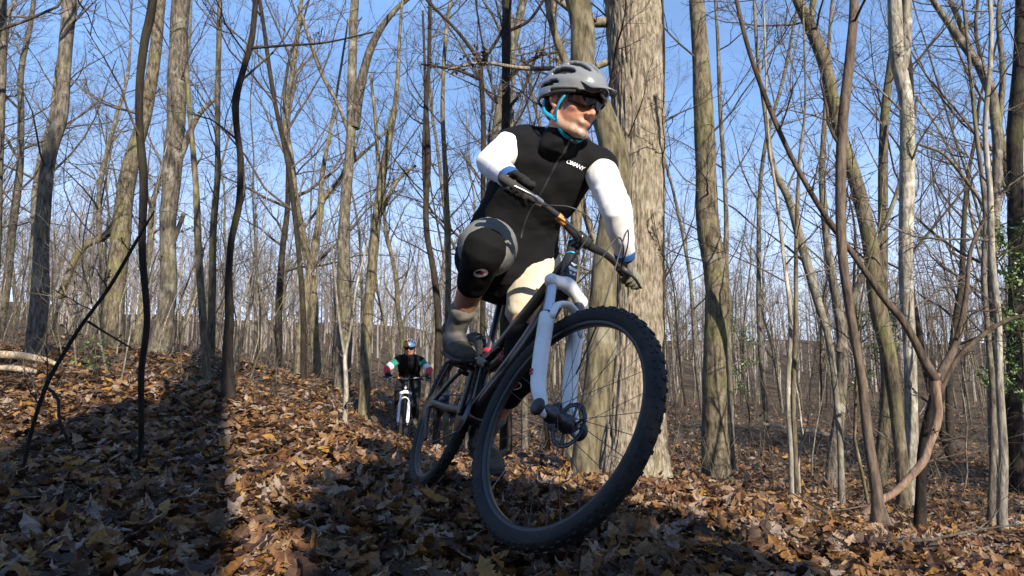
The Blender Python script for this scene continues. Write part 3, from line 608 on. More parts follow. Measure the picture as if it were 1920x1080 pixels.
while c_ < 120:
    y = 4.2 + 22 * rs.rand() ** 1.2; x = rs.uniform(-.86, .86) * y; px = 960 + FOC * x / y
    if y < 12 and (560 < px < 1130): continue
    if y < 6 and px < 560: continue
    if px > 1240 and rs.rand() < .45: continue
    z = float(gz(np.array([x]), np.array([y]))[0]); root = empty('sapling', (x, y, z)); root.rotation_euler = (0, 0, rs.uniform(0, 6.28)); s = rs.uniform(.5, 1.1); root.scale = (s, s, s)
    k = rs.randint(0, 8)
    for nm, me_ in (('stem', SAP[k][0]), ('branches', SAP[k][1])):
        q = bpy.data.objects.new(nm, me_); COL.objects.link(q); q.parent = root
    tag(root, bg_label('thin pale' if k % 3 == 0 else 'thin tan' if k % 3 == 1 else 'thin grey', 'sapling', x, y), 'sapling', 'thin saplings of the understory'); c_ += 1
# ---- low brush twigs: uncountable
def brush(n, ylo, yhi, seed, h=.35, excl=True):
    rs = np.random.RandomState(seed); y = ylo + (yhi - ylo) * rs.rand(n); x = rs.uniform(-.86, .86, n) * y; px = 960 + FOC * x / y
    k = ~((y < 11) & (px > 560) & (px < 1130) & excl) & ~((y < 4.6) & (px < 1200)); x, y = x[k], y[k]; z = gz(x, y); n = len(x)
    d = norm(np.stack([rs.randn(n) * .5, rs.randn(n) * .5, np.ones(n)], -1)); pts = [np.stack([x, y, z], -1)]; hh = h * rs.uniform(.3, 1.6, n)[:, None]
    for i in range(4): d = norm(d + rs.randn(n, 3) * .25); pts.append(pts[-1] + d * hh / 3)
    P = np.stack(pts, 1); Rr = np.repeat(np.linspace(.003, .0012, 5)[None], n, 0) * (1 + y[:, None] * .05)
    P1, R1 = grow(P, Rr, rs, 4, .2, 1, .55, 45, 4, .2, .03, .7, .0013)
    return Acc().add(*tubes(P, Rr, 3)).add(*tubes(P1, R1, 3))
tag(obj('undergrowth', brush(2200, 4.2, 30, 5).mesh('undergrowth'), M['twig']), 'dry tangled brush and weed stalks over the forest floor', 'undergrowth', kind='stuff')
# ---- far wood on the rise beyond the valley
def far_wood():
    rs = np.random.RandomState(9); ac = Acc(); tp = []
    for k in range(5):
        H = rs.uniform(13, 18); P = np.stack([rs.randn(6).cumsum() * .15, rs.randn(6).cumsum() * .15, np.linspace(-.5, H, 6)], -1)[None]; r = np.linspace(.17, .03, 6)[None]
        P1, R1 = grow(P, r, rs, 12, .2, 1, .32, 45, 4, .12, .08, .5, .025); P2, R2 = grow(P1, R1, rs, 4, .1, 1, .7, 40, 3, .15, .05, .6, .02)
        a = Acc().add(*tubes(P, r, 5)).add(*tubes(P1, R1, 3)).add(*tubes(P2, R2, 3)); tp.append((np.concatenate(a.V), np.concatenate(a.Q)))
    n = 860; y = 60 + 84 * rs.rand(n) ** .9; x = rs.uniform(-.95, .95, n) * y; z = gz(x, y)
    for i in range(n):
        V, Q = tp[i % 5]; c, s = math.cos(i * 2.4), math.sin(i * 2.4); q = V * rs.uniform(.6, .95); q = np.stack([q[:, 0] * c - q[:, 1] * s, q[:, 0] * s + q[:, 1] * c, q[:, 2]], -1)
        ac.add(q + [x[i], y[i], z[i]], Q)
    return ac.mesh('distant_woods')
tag(obj('distant_woods', far_wood(), M['far_wood']), 'grey brown distant wood covering the far slope', 'woods', kind='stuff')
# ---- evergreen leaves at right
def leafy(name, label, cat, Y, px, py0, py1, spread, n, seed, leaf=.05, mat='green'):
    rs = np.random.RandomState(seed); b = at(px, py0, Y); g = float(gz(b[0:1], b[1:2])[0]); t = at(px, py1, Y); root = empty(name, (b[0], b[1], g)); base = np.array(root.location)
    H = t[2] - g; P = np.stack([rs.randn(8).cumsum() * .03, rs.randn(8).cumsum() * .03, np.linspace(-.05, H, 8)], -1)[None]; r = np.linspace(.02, .005, 8)[None]
    z0 = max(.1, (b[2] - g) / H)
    P1, R1 = grow(P, r, rs, 22, z0, 1, .01, 65, 6, .1, .0, .5, .004, lmin=spread); P2, R2 = grow(P1, R1, rs, 6, .2, 1, .5, 50, 4, .15, 0, .6, .003)
    st = mesh_np('stem', *tubes(P, r, 7)); obj('stem', st, M['bark_dark'], root)
    obj('branches', Acc().add(*tubes(P1, R1, 4)).add(*tubes(P2, R2, 3)).mesh('branches'), M['twig_dark'], root)
    A = np.concatenate([P2.reshape(-1, 3), P1[:, 2:].reshape(-1, 3)]); c = A[rs.randint(0, len(A), n)] + rs.randn(n, 3) * .03
    d = norm(rs.randn(n, 3) + [0, 0, -.3]); q = norm(np.cross(d, rs.randn(n, 3))); L_ = leaf * rs.uniform(.6, 1.2, n)[:, None]
    V = np.stack([c, c + d * L_ * .5 + q * L_ * .28, c + d * L_, c + d * L_ * .5 - q * L_ * .28], 1); me = mesh_np('foliage', V, np.arange(n * 4).reshape(-1, 4), smooth=False)
    a = me.attributes.new('rnd', 'FLOAT', 'POINT'); a.data.foreach_set('value', np.repeat(rs.rand(n), 4).astype(np.float32))
    obj('foliage', me, M[mat], root); return tag(root, label, cat)
leafy('evergreen', 'leafy green evergreen at the far right edge', 'evergreen tree', 8.5, 1925, 760, 430, .55, 2600, 1, .06)
leafy('evergreen', 'small holly like bush with green leaves behind the bent brown trunk', 'bush', 11., 1658, 740, 580, .45, 1200, 2, .05)
leafy('evergreen', 'low green bush low down beside the knobbly trunk', 'bush', 13., 1395, 740, 600, .4, 900, 3, .05)
leafy('evergreen', 'yellow green seedling on the lit leafy crest at left', 'seedling', 6., 180, 690, 650, .12, 60, 4, .05)
def log(label, pts, Y, mat, seed):
    W = np.array([(*at(p[0], p[1], p[3] if len(p) > 3 else Y), pxw(p[2], p[1], Y) / 2) for p in pts]); V, Q, T, P, r = rough_trunk(W[:, :3], W[:, 3], 50, 18, seed, .12, .15)
    base = P[0].copy(); Tt = np.concatenate([T, [(0, i + 1, i) for i in range(1, 17)]]); o = obj('log', mesh_np('log', V - base, Q, Tt), M[mat], loc=base); return tag(o, label, 'log')
log('broken pale rotting log lying on the left crest', [(-30,664,13),(40,668,15),(85,676,11),(112,686,6)], 5.6, 'deadwood', 1)
log('short pale dead log below the longer one on the left crest', [(-20,688,9),(30,691,11),(70,697,8)], 5.4, 'deadwood', 2)
log('thin fallen stick lying on the path bank by the pale sapling', [(560,733,5),(590,740,6),(618,752,5)], 9., 'deadwood', 3)
log('pale stub leaning up from leaves beside the pinkish stem', [(1560,950,9),(1578,975,12),(1586,1000,12)], 4.2, 'deadwood', 4)
log('grey fallen trunk lying on the right hillside', [(1430,795,6),(1520,810,8),(1600,822,8)], 14., 'deadwood', 5)

# ---- things standing behind the camera, whose shade falls over the foreground
def lat(Lt, D): return (Lt * math.cos(SHADOW_AZ) * 1 - D * math.sin(SHADOW_AZ), -Lt * math.sin(SHADOW_AZ) - D * math.cos(SHADOW_AZ))
def shade_evergreen(label, Lt, D, H, rad, n, seed):
    rs = np.random.RandomState(seed); x, y = lat(Lt, D); g = float(gz(np.array([x]), np.array([y]))[0]); root = empty('evergreen', (x, y, g)); tag(root, label, 'evergreen tree')
    P = np.stack([np.zeros(6), np.zeros(6), np.linspace(-.1, H - g - .1, 6)], -1)[None]; r = np.linspace(.07, .02, 6)[None]; obj('stem', mesh_np('stem', *tubes(P, r, 8)), M['bark_dark'], root)
    P1, R1 = grow(P, r, rs, 40, .02, 1, .01, 75, 5, .1, .0, .4, .006, lmin=rad * .9); obj('branches', Acc().add(*tubes(P1, R1, 4)).mesh('branches'), M['twig_dark'], root)
    th = rs.rand(n) * 2 * PI; rr = rad * np.sqrt(rs.rand(n)) * (1 + .12 * np.sin(th * 3)); z = (H - g) * rs.rand(n) ** .95; taper = np.clip((H - g - z) / .5, .35, 1)
    c = np.stack([rr * np.cos(th) * taper, rr * np.sin(th) * taper, z], -1); d = norm(rs.randn(n, 3)); q = norm(np.cross(d, rs.randn(n, 3))); L_ = .13 * rs.uniform(.6, 1.3, n)[:, None]
    V = np.stack([c, c + d * L_ * .5 + q * L_ * .35, c + d * L_, c + d * L_ * .5 - q * L_ * .35], 1); me = mesh_np('foliage', V, np.arange(n * 4).reshape(-1, 4), smooth=False)
    a = me.attributes.new('rnd', 'FLOAT', 'POINT'); a.data.foreach_set('value', np.repeat(rs.rand(n), 4).astype(np.float32)); obj('foliage', me, M['green'], root)
shade_evergreen('dense young evergreen added unseen behind the camera, sized to shade the trail side', .78, 3.0, 3.32, .60, 9000, 1)  # this row is added out of view, shaped to cast the foreground shade
shade_evergreen('narrow dense evergreen added unseen behind the camera for shade, tallest of the left row', -.62, 3.0, 4.5, .42, 7000, 2)
shade_evergreen('bushy evergreen added unseen behind the camera for shade, middle of the left row', -1.45, 3.0, 3.7, .55, 8000, 3)
shade_evergreen('bushy evergreen added unseen behind the camera for shade, outer end of left row', -2.5, 3.1, 3.5, .65, 9000, 4)
def back_trunk(label, Lt, D, H, r0, seed):
    rs = np.random.RandomState(seed); x, y = lat(Lt, D); g = float(gz(np.array([x]), np.array([y]))[0]); n = 8; P = np.stack([x + rs.randn(n).cumsum() * .02, y + rs.randn(n).cumsum() * .02, np.linspace(g - .1, g + H, n)], -1)
    V, Q, Tt, p, r = rough_trunk(P, r0 * np.linspace(1.1, .7, n), 80, 24, seed, .06, .05, .3); root = empty('tree', (x, y, g)); base = np.array(root.location); obj('trunk', mesh_np('trunk', V - base, Q, Tt), M['bark_grey'], root); tag(root, label, 'tree')
    i = np.linspace(30, 79, 14).astype(int); P1, R1 = grow(p[None][:, i], r[None][:, i], rs, 16, .2, 1, .35, 50, 8, .13, .08, .4, .01); P2, R2 = grow(P1, R1, rs, 7, .2, 1, .5, 45, 6, .15, .05, .5, .005)
    me = Acc().add(*tubes(P1, R1, 5)).add(*tubes(P2, R2, 3)).mesh('branches'); me.transform(Matrix.Translation(-Vector(base))); obj('branches', me, M['twig'], root)
shade_evergreen('tall broad evergreen added unseen behind and left of the camera to block sky light', -6.2, 1.5, 8.5, 1.5, 15000, 5)  # these tall ones are added out of view to block sky light
shade_evergreen('tall broad evergreen added unseen farther behind the camera to its left, blocking sky light', -5.2, 6.0, 9.5, 1.6, 15000, 6)
shade_evergreen('tall broad evergreen added unseen behind the camera on the downhill side, blocking sky light', 11.5, 2.5, 7.5, 1.5, 12000, 7)
back_trunk('thick grey trunk right behind the camera casting the long dark stripe', -.24, 4.0, 13, .23, 51)
back_trunk('grey trunk farther behind the camera to its left', -2.25, 6.0, 11, .26, 52)
rs = np.random.RandomState(91); nb = 0
for i in range(400):
    Lt = rs.uniform(-24, 26); D = rs.uniform(7, 40)
    if -1.0 < Lt < 4.2: continue
    x, y = lat(Lt, D); place_tree(i % 12, x, y, rs.uniform(0, 6.28), rs.uniform(.8, 1.1), 'bare grey woodland tree standing behind the camera', 'bare trees behind the camera'); nb += 1
    if nb >= 60: break

rs = np.random.RandomState(123); STK = []
for k in range(6):
    n = 7; P = [np.zeros(3)]; d = norm(np.array([1., rs.randn() * .2, .0])); Ls = rs.uniform(.25, .8)
    for i in range(n - 1): d = norm(d + rs.randn(3) * [.1, .18, .06]); P.append(P[-1] + d * Ls / (n - 1))
    P = np.array(P)[None]; r_ = np.linspace(rs.uniform(.005, .011), .002, n)[None]; a = Acc().add(*tubes(P, r_, 7)); P1, R1 = grow(P, r_, rs, 2, .3, .9, .35, 40, 4, .15, .0, .6, .002); a.add(*tubes(P1, R1, 5)); me = a.mesh('stick'); me.materials.append(M['bark_brown' if k % 2 else 'bark_grey']); STK.append(me)
c_ = 0
while c_ < 34:
    y = 1.8 + 6 * rs.rand(); x = rs.uniform(-.8, .8) * y; z = float(gz(np.array([x]), np.array([y]))[0])
    if not visible(x, y, z, 0): continue
    o = bpy.data.objects.new('stick', STK[c_ % 6]); COL.objects.link(o); o.location = (x, y, z + .055); o.rotation_euler = (rs.randn() * .2, rs.randn() * .15, rs.uniform(0, 6.28)); tag(o, 'thin broken stick lying loose on the fallen leaves', 'stick', 'broken sticks among the leaves'); c_ += 1
# ------------------------------------------------------------------ modelling helpers for bikes and people
for k, a in dict(
    tyre=('tyre', (.012, .012, .0125), .8, 0, .2, 40, .4), rim=('rim', (.035, .035, .038), .35, .3, .1, 20), blackp=('black_paint', (.02, .02, .022), .28, 0, .1, 20),
    blackpl=('black_plastic', (.028, .028, .03), .5, 0, .1, 30), alu=('aluminium', (.5, .5, .52), .3, .9, .08, 30), darkmetal=('dark_metal', (.09, .09, .1), .38, .8, .1, 40),
    white=('white_paint', (.8, .8, .8), .3, 0, .03, 12), red=('red_paint', (.55, .03, .06), .35, 0, .05, 10), cyan=('cyan_anodised', (.03, .4, .6), .35, .3, .05, 10),
    orange=('orange_decal', (.7, .24, .05), .5, 0, .1, 200), rubber=('grip_rubber', (.03, .03, .03), .8, 0, .1, 90, .5), logo=('logo_white', (.8, .8, .82), .5, 0, .02, 10)).items():
    M[k] = plain(a[0], a[1], rough=a[2], metal=a[3], var=a[4], scale=a[5], bump=a[6] if len(a) > 6 else 0)
def dirty(m, col, amt, scale):
    nt = m.node_tree; b = nt.nodes['Principled BSDF']; l = b.inputs['Base Color'].links[0]; src = l.from_socket
    g = nt.nodes.new('ShaderNodeTexCoord'); n = nt.nodes.new('ShaderNodeTexNoise'); n.inputs['Scale'].default_value = scale; n.inputs['Detail'].default_value = 8; n.inputs['Roughness'].default_value = .75
    r = ramp(nt, [(.48, (0, 0, 0)), (.66, (amt,) * 3)]); mx = nt.nodes.new('ShaderNodeMixRGB'); mx.inputs['Color2'].default_value = (*col, 1)
    nt.links.new(g.outputs['Object'], n.inputs['Vector']); nt.links.new(n.outputs['Fac'], r.inputs['Fac']); nt.links.new(r.outputs['Color'], mx.inputs['Fac']); nt.links.new(src, mx.inputs['Color1']); nt.links.new(mx.outputs['Color'], b.inputs['Base Color'])
dirty(M['tyre'], (.06, .045, .032), .55, 9); dirty(M['white'], (.3, .24, .18), .22, 14); dirty(M['blackp'], (.07, .055, .04), .3, 16); dirty(M['rim'], (.07, .055, .04), .4, 16)
def cloth(name, col, rough=.85, var=.12, weave=.25):
    m = plain(name, col, rough=rough, var=var, scale=9, bump=weave, bscale=420, bdist=.0012, spec=.2)
    b = m.node_tree.nodes['Principled BSDF']; b.inputs['Sheen Weight'].default_value = .0; b.inputs['Specular IOR Level'].default_value = .12; return m
M['vest'] = cloth('black_fleece', (.008, .008, .0095)); M['sleeve'] = cloth('white_jersey', (.72, .72, .74), var=.03); M['shorts'] = cloth('beige_shorts', (.52, .46, .36), var=.06)
M['shorts_grey'] = cloth('grey_hem', (.16, .16, .155)); M['pad'] = cloth('black_pad', (.007, .007, .0075)); M['sock'] = cloth('grey_sock', (.17, .16, .145)); M['shoe'] = cloth('shoe_grey', (.085, .078, .062), var=.3)
M['sole'] = plain('shoe_sole', (.02, .02, .02), .7); M['glove'] = cloth('grey_glove', (.15, .14, .115), var=.3); M['glove_black'] = cloth('black_glove', (.02, .02, .022))
M['helmet'] = plain('helmet_grey', (.17, .175, .18), rough=.25, var=.05, scale=12, coat=.5); M['liner'] = plain('helmet_liner', (.015, .015, .016), .8)
M['lens'] = plain('lens', (.012, .004, .004), rough=.22, var=.1, coat=0, spec=.3); M['strap'] = cloth('blue_strap', (.03, .33, .52)); M['hair'] = plain('hair', (.03, .02, .015), .7, bump=.6, scale=150)
M['eye'] = plain('eye', (.6, .58, .55), .2)
M['green_jersey'] = cloth('green_jersey', (.04, .20, .15)); M['red_jersey'] = cloth('red_jersey', (.55, .05, .07)); M['tights'] = cloth('black_tights', (.02, .02, .022)); M['yellow'] = plain('helmet_yellow', (.4, .22, .03), .35); M['helmet_blue'] = plain('helmet_blue', (.08, .15, .3), .35)
M['liner_navy'] = cloth('navy_cuff', (.03, .09, .25))
def skinmat():
    m, nt, b = newmat('skin'); ln = nt.links.new
    a = nt.nodes.new('ShaderNodeVertexColor'); a.layer_name = 'tint'
    g = nt.nodes.new('ShaderNodeTexCoord'); n = nt.nodes.new('ShaderNodeTexNoise'); n.inputs['Scale'].default_value = 60; n.inputs['Detail'].default_value = 5; ln(g.outputs['Object'], n.inputs['Vector'])
    mr = nt.nodes.new('ShaderNodeMapRange'); mr.inputs['To Min'].default_value = .85; mr.inputs['To Max'].default_value = 1.12; ln(n.outputs['Fac'], mr.inputs['Value'])
    vm = nt.nodes.new('ShaderNodeVectorMath'); vm.operation = 'SCALE'; ln(a.outputs['Color'], vm.inputs[0]); ln(mr.outputs['Result'], vm.inputs['Scale']); ln(vm.outputs['Vector'], b.inputs['Base Color'])
    b.inputs['Roughness'].default_value = .5; b.inputs['Subsurface Weight'].default_value = .12; b.inputs['Subsurface Radius'].default_value = (.012, .004, .002)
    bp = nt.nodes.new('ShaderNodeBump'); bp.inputs['Strength'].default_value = .6; bp.inputs['Distance'].default_value = .003; ln(n.outputs['Fac'], bp.inputs['Height']); ln(bp.outputs['Normal'], b.inputs['Normal'])
    return m
M['skin'] = skinmat()
V3 = lambda *a: np.array(a, float)
def chain(ac, pts, rad, n=None, sides=18, ref=None, cap=True, rounded=True, power=2.0):
    """closed swept body through pts; rad = scalar or list of r or (r_side, r_ref)"""
    pts = np.asarray(pts, float)
    rr = np.array([(r, r) if np.isscalar(r) else r for r in (rad if not np.isscalar(rad) else [rad] * len(pts))], float)
    n = n or max(3, (len(pts) - 1) * 5 + 1)
    c = spline(np.column_stack([pts, rr]), n); P = c[:, :3]; rx = np.maximum(c[:, 3], .0006); ry = np.maximum(c[:, 4], .0006)
    T = norm(np.gradient(P, axis=0))
    if rounded:
        k = 4; e0 = [P[0] - T[0] * min(rx[0], ry[0]) * math.sin(a) for a in np.linspace(PI / 2, .2, k)]; e1 = [P[-1] + T[-1] * min(rx[-1], ry[-1]) * math.sin(a) for a in np.linspace(.2, PI / 2, k)]
        f0 = [max(.02, math.cos(a)) for a in np.linspace(PI / 2, .2, k)]; f1 = f0[::-1]
        P = np.vstack([e0, P, e1]); rx = np.concatenate([rx[0] * np.array(f0), rx, rx[-1] * np.array(f1)]); ry = np.concatenate([ry[0] * np.array(f0), ry, ry[-1] * np.array(f1)])
        T = np.vstack([[T[0]] * k, T, [T[-1]] * k])
    if ref is None:
        m = np.abs(T.mean(0)); a = np.zeros(3); a[m.argmin()] = 1
        refs = np.repeat(a[None], len(P), 0)
    else:
        ref = np.asarray(ref, float); refs = np.repeat(ref[None], len(P), 0) if ref.ndim == 1 else np.stack([np.interp(np.linspace(0, 1, len(P)), np.linspace(0, 1, len(ref)), ref[:, i]) for i in range(3)], -1)
    u = norm(np.cross(T, refs)); v = np.cross(u, T)       # v follows ref, u is sideways
    th = np.arange(sides) * 2 * PI / sides; C, S = np.cos(th), np.sin(th)
    if power != 2.0:
        C = np.sign(C) * np.abs(C) ** (2 / power); S = np.sign(S) * np.abs(S) ** (2 / power)
    V = P[:, None] + rx[:, None, None] * C[None, :, None] * u[:, None] + ry[:, None, None] * S[None, :, None] * v[:, None]
    N = len(P); idx = np.arange(N * sides).reshape(N, sides); nx = np.roll(idx, -1, 1)
    Q = np.stack([idx[:-1], nx[:-1], nx[1:], idx[1:]], -1).reshape(-1, 4); Tt = []
    if cap:
        Tt = [(idx[0, 0], idx[0, i + 1], idx[0, i]) for i in range(1, sides - 1)] + [(idx[-1, 0], idx[-1, i], idx[-1, i + 1]) for i in range(1, sides - 1)]
    ac.add(V, Q, np.array(Tt) if Tt else None); return ac
def ball(ac, c, r, M3=None, nu=20, nv=12):
    """ellipsoid; r = radii, M3 columns = its axes"""
    r = np.array([r, r, r]) if np.isscalar(r) else np.array(r); M3 = np.eye(3) if M3 is None else M3
    th = np.arange(nu) * 2 * PI / nu; ph = np.linspace(.08, PI - .08, nv)
    V = np.stack([np.sin(ph)[:, None] * np.cos(th), np.sin(ph)[:, None] * np.sin(th), np.repeat(np.cos(ph)[:, None], nu, 1)], -1) * r
    V = V @ M3.T + np.asarray(c); idx = np.arange(nu * nv).reshape(nv, nu); nx = np.roll(idx, -1, 1)
    Q = np.stack([idx[:-1], idx[1:], nx[1:], nx[:-1]], -1).reshape(-1, 4)
    T = [(idx[0, 0], idx[0, i], idx[0, i + 1]) for i in range(1, nu - 1)] + [(idx[-1, 0], idx[-1, i + 1], idx[-1, i]) for i in range(1, nu - 1)]
    ac.add(V, Q, np.array(T)); return ac
def box(ac, c, s, M3=None):
    M3 = np.eye(3) if M3 is None else M3; b = np.array([(x, y, z) for x in (-.5, .5) for y in (-.5, .5) for z in (-.5, .5)]) * np.array(s)
    # chamfered: shrink-free simple box with tiny bevel handled by shading
    Q = [(0, 1, 3, 2), (4, 6, 7, 5), (0, 4, 5, 1), (2, 3, 7, 6), (0, 2, 6, 4), (1, 5, 7, 3)]
    ac.add(b @ M3.T + np.asarray(c), np.array(Q)); return ac
def fused(name, ac, voxel, smooth=4, fac=.6, mat=None, parent=None, wrinkle=0, wscale=18, origin=None, seed=0, dec=None):
    """one continuous surface out of overlapping closed bodies"""
    me = ac.mesh(name)
    if origin is not None: me.transform(Matrix.Translation(-Vector(origin)))
    t = bpy.data.objects.new('t', me); COL.objects.link(t)
    r = t.modifiers.new('r', 'REMESH'); r.mode = 'VOXEL'; r.voxel_size = voxel; r.use_smooth_shade = True
    s = t.modifiers.new('s', 'SMOOTH'); s.factor = fac; s.iterations = smooth; dm = t.modifiers.new('d', 'DECIMATE'); dm.ratio = .45
    dg = bpy.context.evaluated_depsgraph_get(); nm = bpy.data.meshes.new_from_object(t.evaluated_get(dg)); bpy.data.objects.remove(t)
    nm.name = name
    if wrinkle:
        n = len(nm.vertices); co = np.empty(n * 3, np.float32); no = np.empty(n * 3, np.float32); nm.vertices.foreach_get('co', co); nm.vertices.foreach_get('normal', no)
        co = co.reshape(-1, 3); no = no.reshape(-1, 3)
        h = np.array([mnoise.fractal(Vector((c[0] * wscale + seed, c[1] * wscale, c[2] * wscale * 1.6)), .9, 2.1, 3) + .6 * (1 - abs(mnoise.noise(Vector((c[0] * wscale * .6, c[1] * wscale * .6 + seed, c[2] * wscale * 1.1)))) * 3) for c in co.tolist()])
        nm.vertices.foreach_set('co', (co + no * (h * wrinkle)[:, None]).ravel().astype(np.float32)); nm.update()
    nm.polygons.foreach_set('use_smooth', np.ones(len(nm.polygons), bool))
    return obj(name, nm, mat, parent)
def part(name, ac, mat, parent, smooth=True):
    return obj(name, ac.mesh(name, smooth), M[mat] if isinstance(mat, str) else mat, parent)

# ------------------------------------------------------------------ mountain bike (rear contact at origin, rolls along +x)
BR, WB, HA, OFF = .37, 1.17, R(66.5), .044
HUP = V3(-math.cos(HA), 0, math.sin(HA)); HFW = V3(math.sin(HA), 0, math.cos(HA)); AXF = V3(WB, 0, BR); HP0 = AXF - OFF * HFW
def axrot(ax, a):
    ax = np.array(ax, float); ax /= np.linalg.norm(ax); K = np.array([[0, -ax[2], ax[1]], [ax[2], 0, -ax[0]], [-ax[1], ax[0], 0]]); return np.eye(3) + np.sin(a) * K + (1 - np.cos(a)) * K @ K
def bike(label, group, par, detail=True, forkmat='white'):
    x, y, z, yaw, lean, pit, dlt = par
    root = empty('mountain_bike', (x, y, z)); tag(root, label, 'mountain bike', group)
    root.rotation_mode = 'QUATERNION'
    MR = axrot([0, 0, 1], yaw) @ axrot([0, 1, 0], pit) @ axrot([1, 0, 0], lean); root.rotation_quaternion = Matrix(MR.tolist()).to_quaternion()
    ST = axrot(HUP, dlt)
    def toworld(p, st=False):
        p = np.asarray(p, float)
        if st: p = HP0 + ST @ (p - HP0)
        return MR @ p + V3(x, y, z)
    def steer(ac): 
        ac.V = [HP0 + (v - HP0) @ ST.T for v in ac.V]; return ac
    def wheel(c, front, spin, nk=84 if detail else 30):
        f = steer if front else (lambda a: a)
        prof = [(.316, .012), (.321, .018), (.333, .0225), (.347, .023), (.358, .018), (.364, .009), (.364, -.009), (.358, -.018), (.347, -.023), (.333, -.0225), (.321, -.018), (.316, -.012)]
        def ring(prof, n=96):
            th = np.arange(n) * 2 * PI / n; pr = np.array(prof); m = len(pr)
            V = np.stack([c[0] + pr[None, :, 0] * np.cos(th)[:, None], c[1] + np.repeat(pr[None, :, 1], n, 0), c[2] + pr[None, :, 0] * np.sin(th)[:, None]], -1)
            idx = np.arange(n * m).reshape(n, m); a = np.roll(idx, -1, 0); Q = np.stack([idx, np.roll(idx, -1, 1), np.roll(a, -1, 1), a], -1).reshape(-1, 4); return Acc().add(V, Q)
        wl = part('wheel', f(ring([(.305, .009), (.312, .0120), (.318, .0130), (.322, .0112), (.315, .010), (.315, -.010), (.322, -.0112), (.318, -.0130), (.312, -.0120), (.305, -.009)])), 'rim', root)
        part('tyre', f(ring(prof)), 'tyre', wl)
        kn = Acc()
        for i in range(nk):
            a = i * 2 * PI / nk; rd = V3(math.cos(a), 0, math.sin(a)); tn = V3(-math.sin(a), 0, math.cos(a)); yv = V3(0, 1, 0)
            if i % 2 == 0:
                for s in (-1, 1): box(kn, c + rd * .3648 + yv * s * .0055, (.005, .0075, .013), np.column_stack([rd, yv, tn]))
            else:
                for s in (-1, 1): box(kn, c + rd * .3618 + yv * s * .0135, (.005, .007, .011), np.column_stack([rd, yv, tn]))
            for s in (-1, 1):
                n_ = norm(rd * .7 + yv * s * .72); box(kn, c + rd * .3525 + yv * s * .0200, (.005, .006, .010), np.column_stack([n_, norm(np.cross(tn, n_)), tn]))
        o = part('tread', f(kn), 'tyre', wl, smooth=False); o['kind'] = 'stuff'
        hb = Acc(); chain(hb, [c + V3(0, -.052, 0), c + V3(0, -.03, 0), c + V3(0, 0, 0), c + V3(0, .03, 0), c + V3(0, .052, 0)], [.022, .026, .016, .03, .02], sides=14, ref=V3(1, 0, 0)); part('hub', f(hb), 'darkmetal', wl)
        for i in range(32):
            a = i * 2 * PI / 32 + spin; s = 1 if i % 2 else -1; b = a + (.9 if (i // 2) % 2 else -.9)
            sp = Acc(); V, Q = tubes(np.array([[c + V3(.028 * math.cos(b), s * .03, .028 * math.sin(b)), c + V3(.302 * math.cos(a), s * .004, .302 * math.sin(a))]]), np.array([[.0011, .0011]]), 4); sp.add(V, Q); part('spoke', f(sp), 'alu' if i in (3, 20) else 'darkmetal', wl)
        ds = Acc(); n = 48; th = np.arange(n) * 2 * PI / n; rO = .070 + .0012 * np.cos(th * 12); rI = .056
        V = np.array([[(c[0] + r * math.cos(t), c[1] + yy, c[2] + r * math.sin(t)) for r, yy in ((ro, .0395), (rI, .0395), (rI, .0375), (ro, .0375))] for t, ro in zip(th, rO)])
        idx = np.arange(n * 4).reshape(n, 4); a = np.roll(idx, -1, 0); ds.add(V, np.stack([idx, np.roll(idx, -1, 1), np.roll(a, -1, 1), a], -1).reshape(-1, 4))
        for i in range(6):
            t = i * PI / 3; chain(ds, [c + V3(.02 * math.cos(t), .0385, .02 * math.sin(t)), c + V3(.060 * math.cos(t + .5), .0385, .060 * math.sin(t + .5))], (.004), sides=6, rounded=False)
        part('brake_disc', f(ds), 'darkmetal', wl)
        if not front:
            cs = Acc()
            for j in range(8): chain(cs, [c + V3(0, -.022 - j * .0035, 0), c + V3(0, -.0235 - j * .0035, 0)], .07 - j * .006, n=2, sides=28, rounded=False, ref=V3(1, 0, 0))
            part('cassette', cs, 'darkmetal', wl)
        return wl
    wheel(V3(0, 0, BR), False, .1); wheel(AXF, True, .2)
    # frame
    HB, HT = HP0 + HUP * .515, HP0 + HUP * .635; BB = V3(.44, 0, .34); SB = V3(.325, 0, .60)
    fr = Acc(); chain(fr, [HB, HT], [.030, .027], sides=20)
    chain(fr, [HB + HUP * .02 - HFW * .01, HB * .62 + BB * .38 + V3(0, 0, -.015), BB + V3(.01, 0, .03)], [(.033, .036), (.031, .040), (.034, .034)], sides=20, ref=V3(0, 0, 1), power=2.6)
    chain(fr, [HT - HFW * .01 - HUP * .015, HT * .55 + SB * .45 + V3(0, 0, -.01), SB + V3(0, 0, -.03)], [(.025, .030), (.02, .024), (.018, .022)], sides=18, ref=V3(0, 0, 1), power=2.6)
    chain(fr, [BB, V3(.375, 0, .48), SB], [.030, .022, .021], sides=18); chain(fr, [BB + V3(0, -.045, 0), BB + V3(0, .045, 0)], .029, sides=20, ref=V3(1, 0, 0), rounded=False)
    chain(fr, [SB + V3(.13, 0, .03), SB + V3(.04, 0, .0)], [(.012, .014), (.014, .02)], sides=12)
    F = part('frame', fr, 'blackp', root)
    sw = Acc()
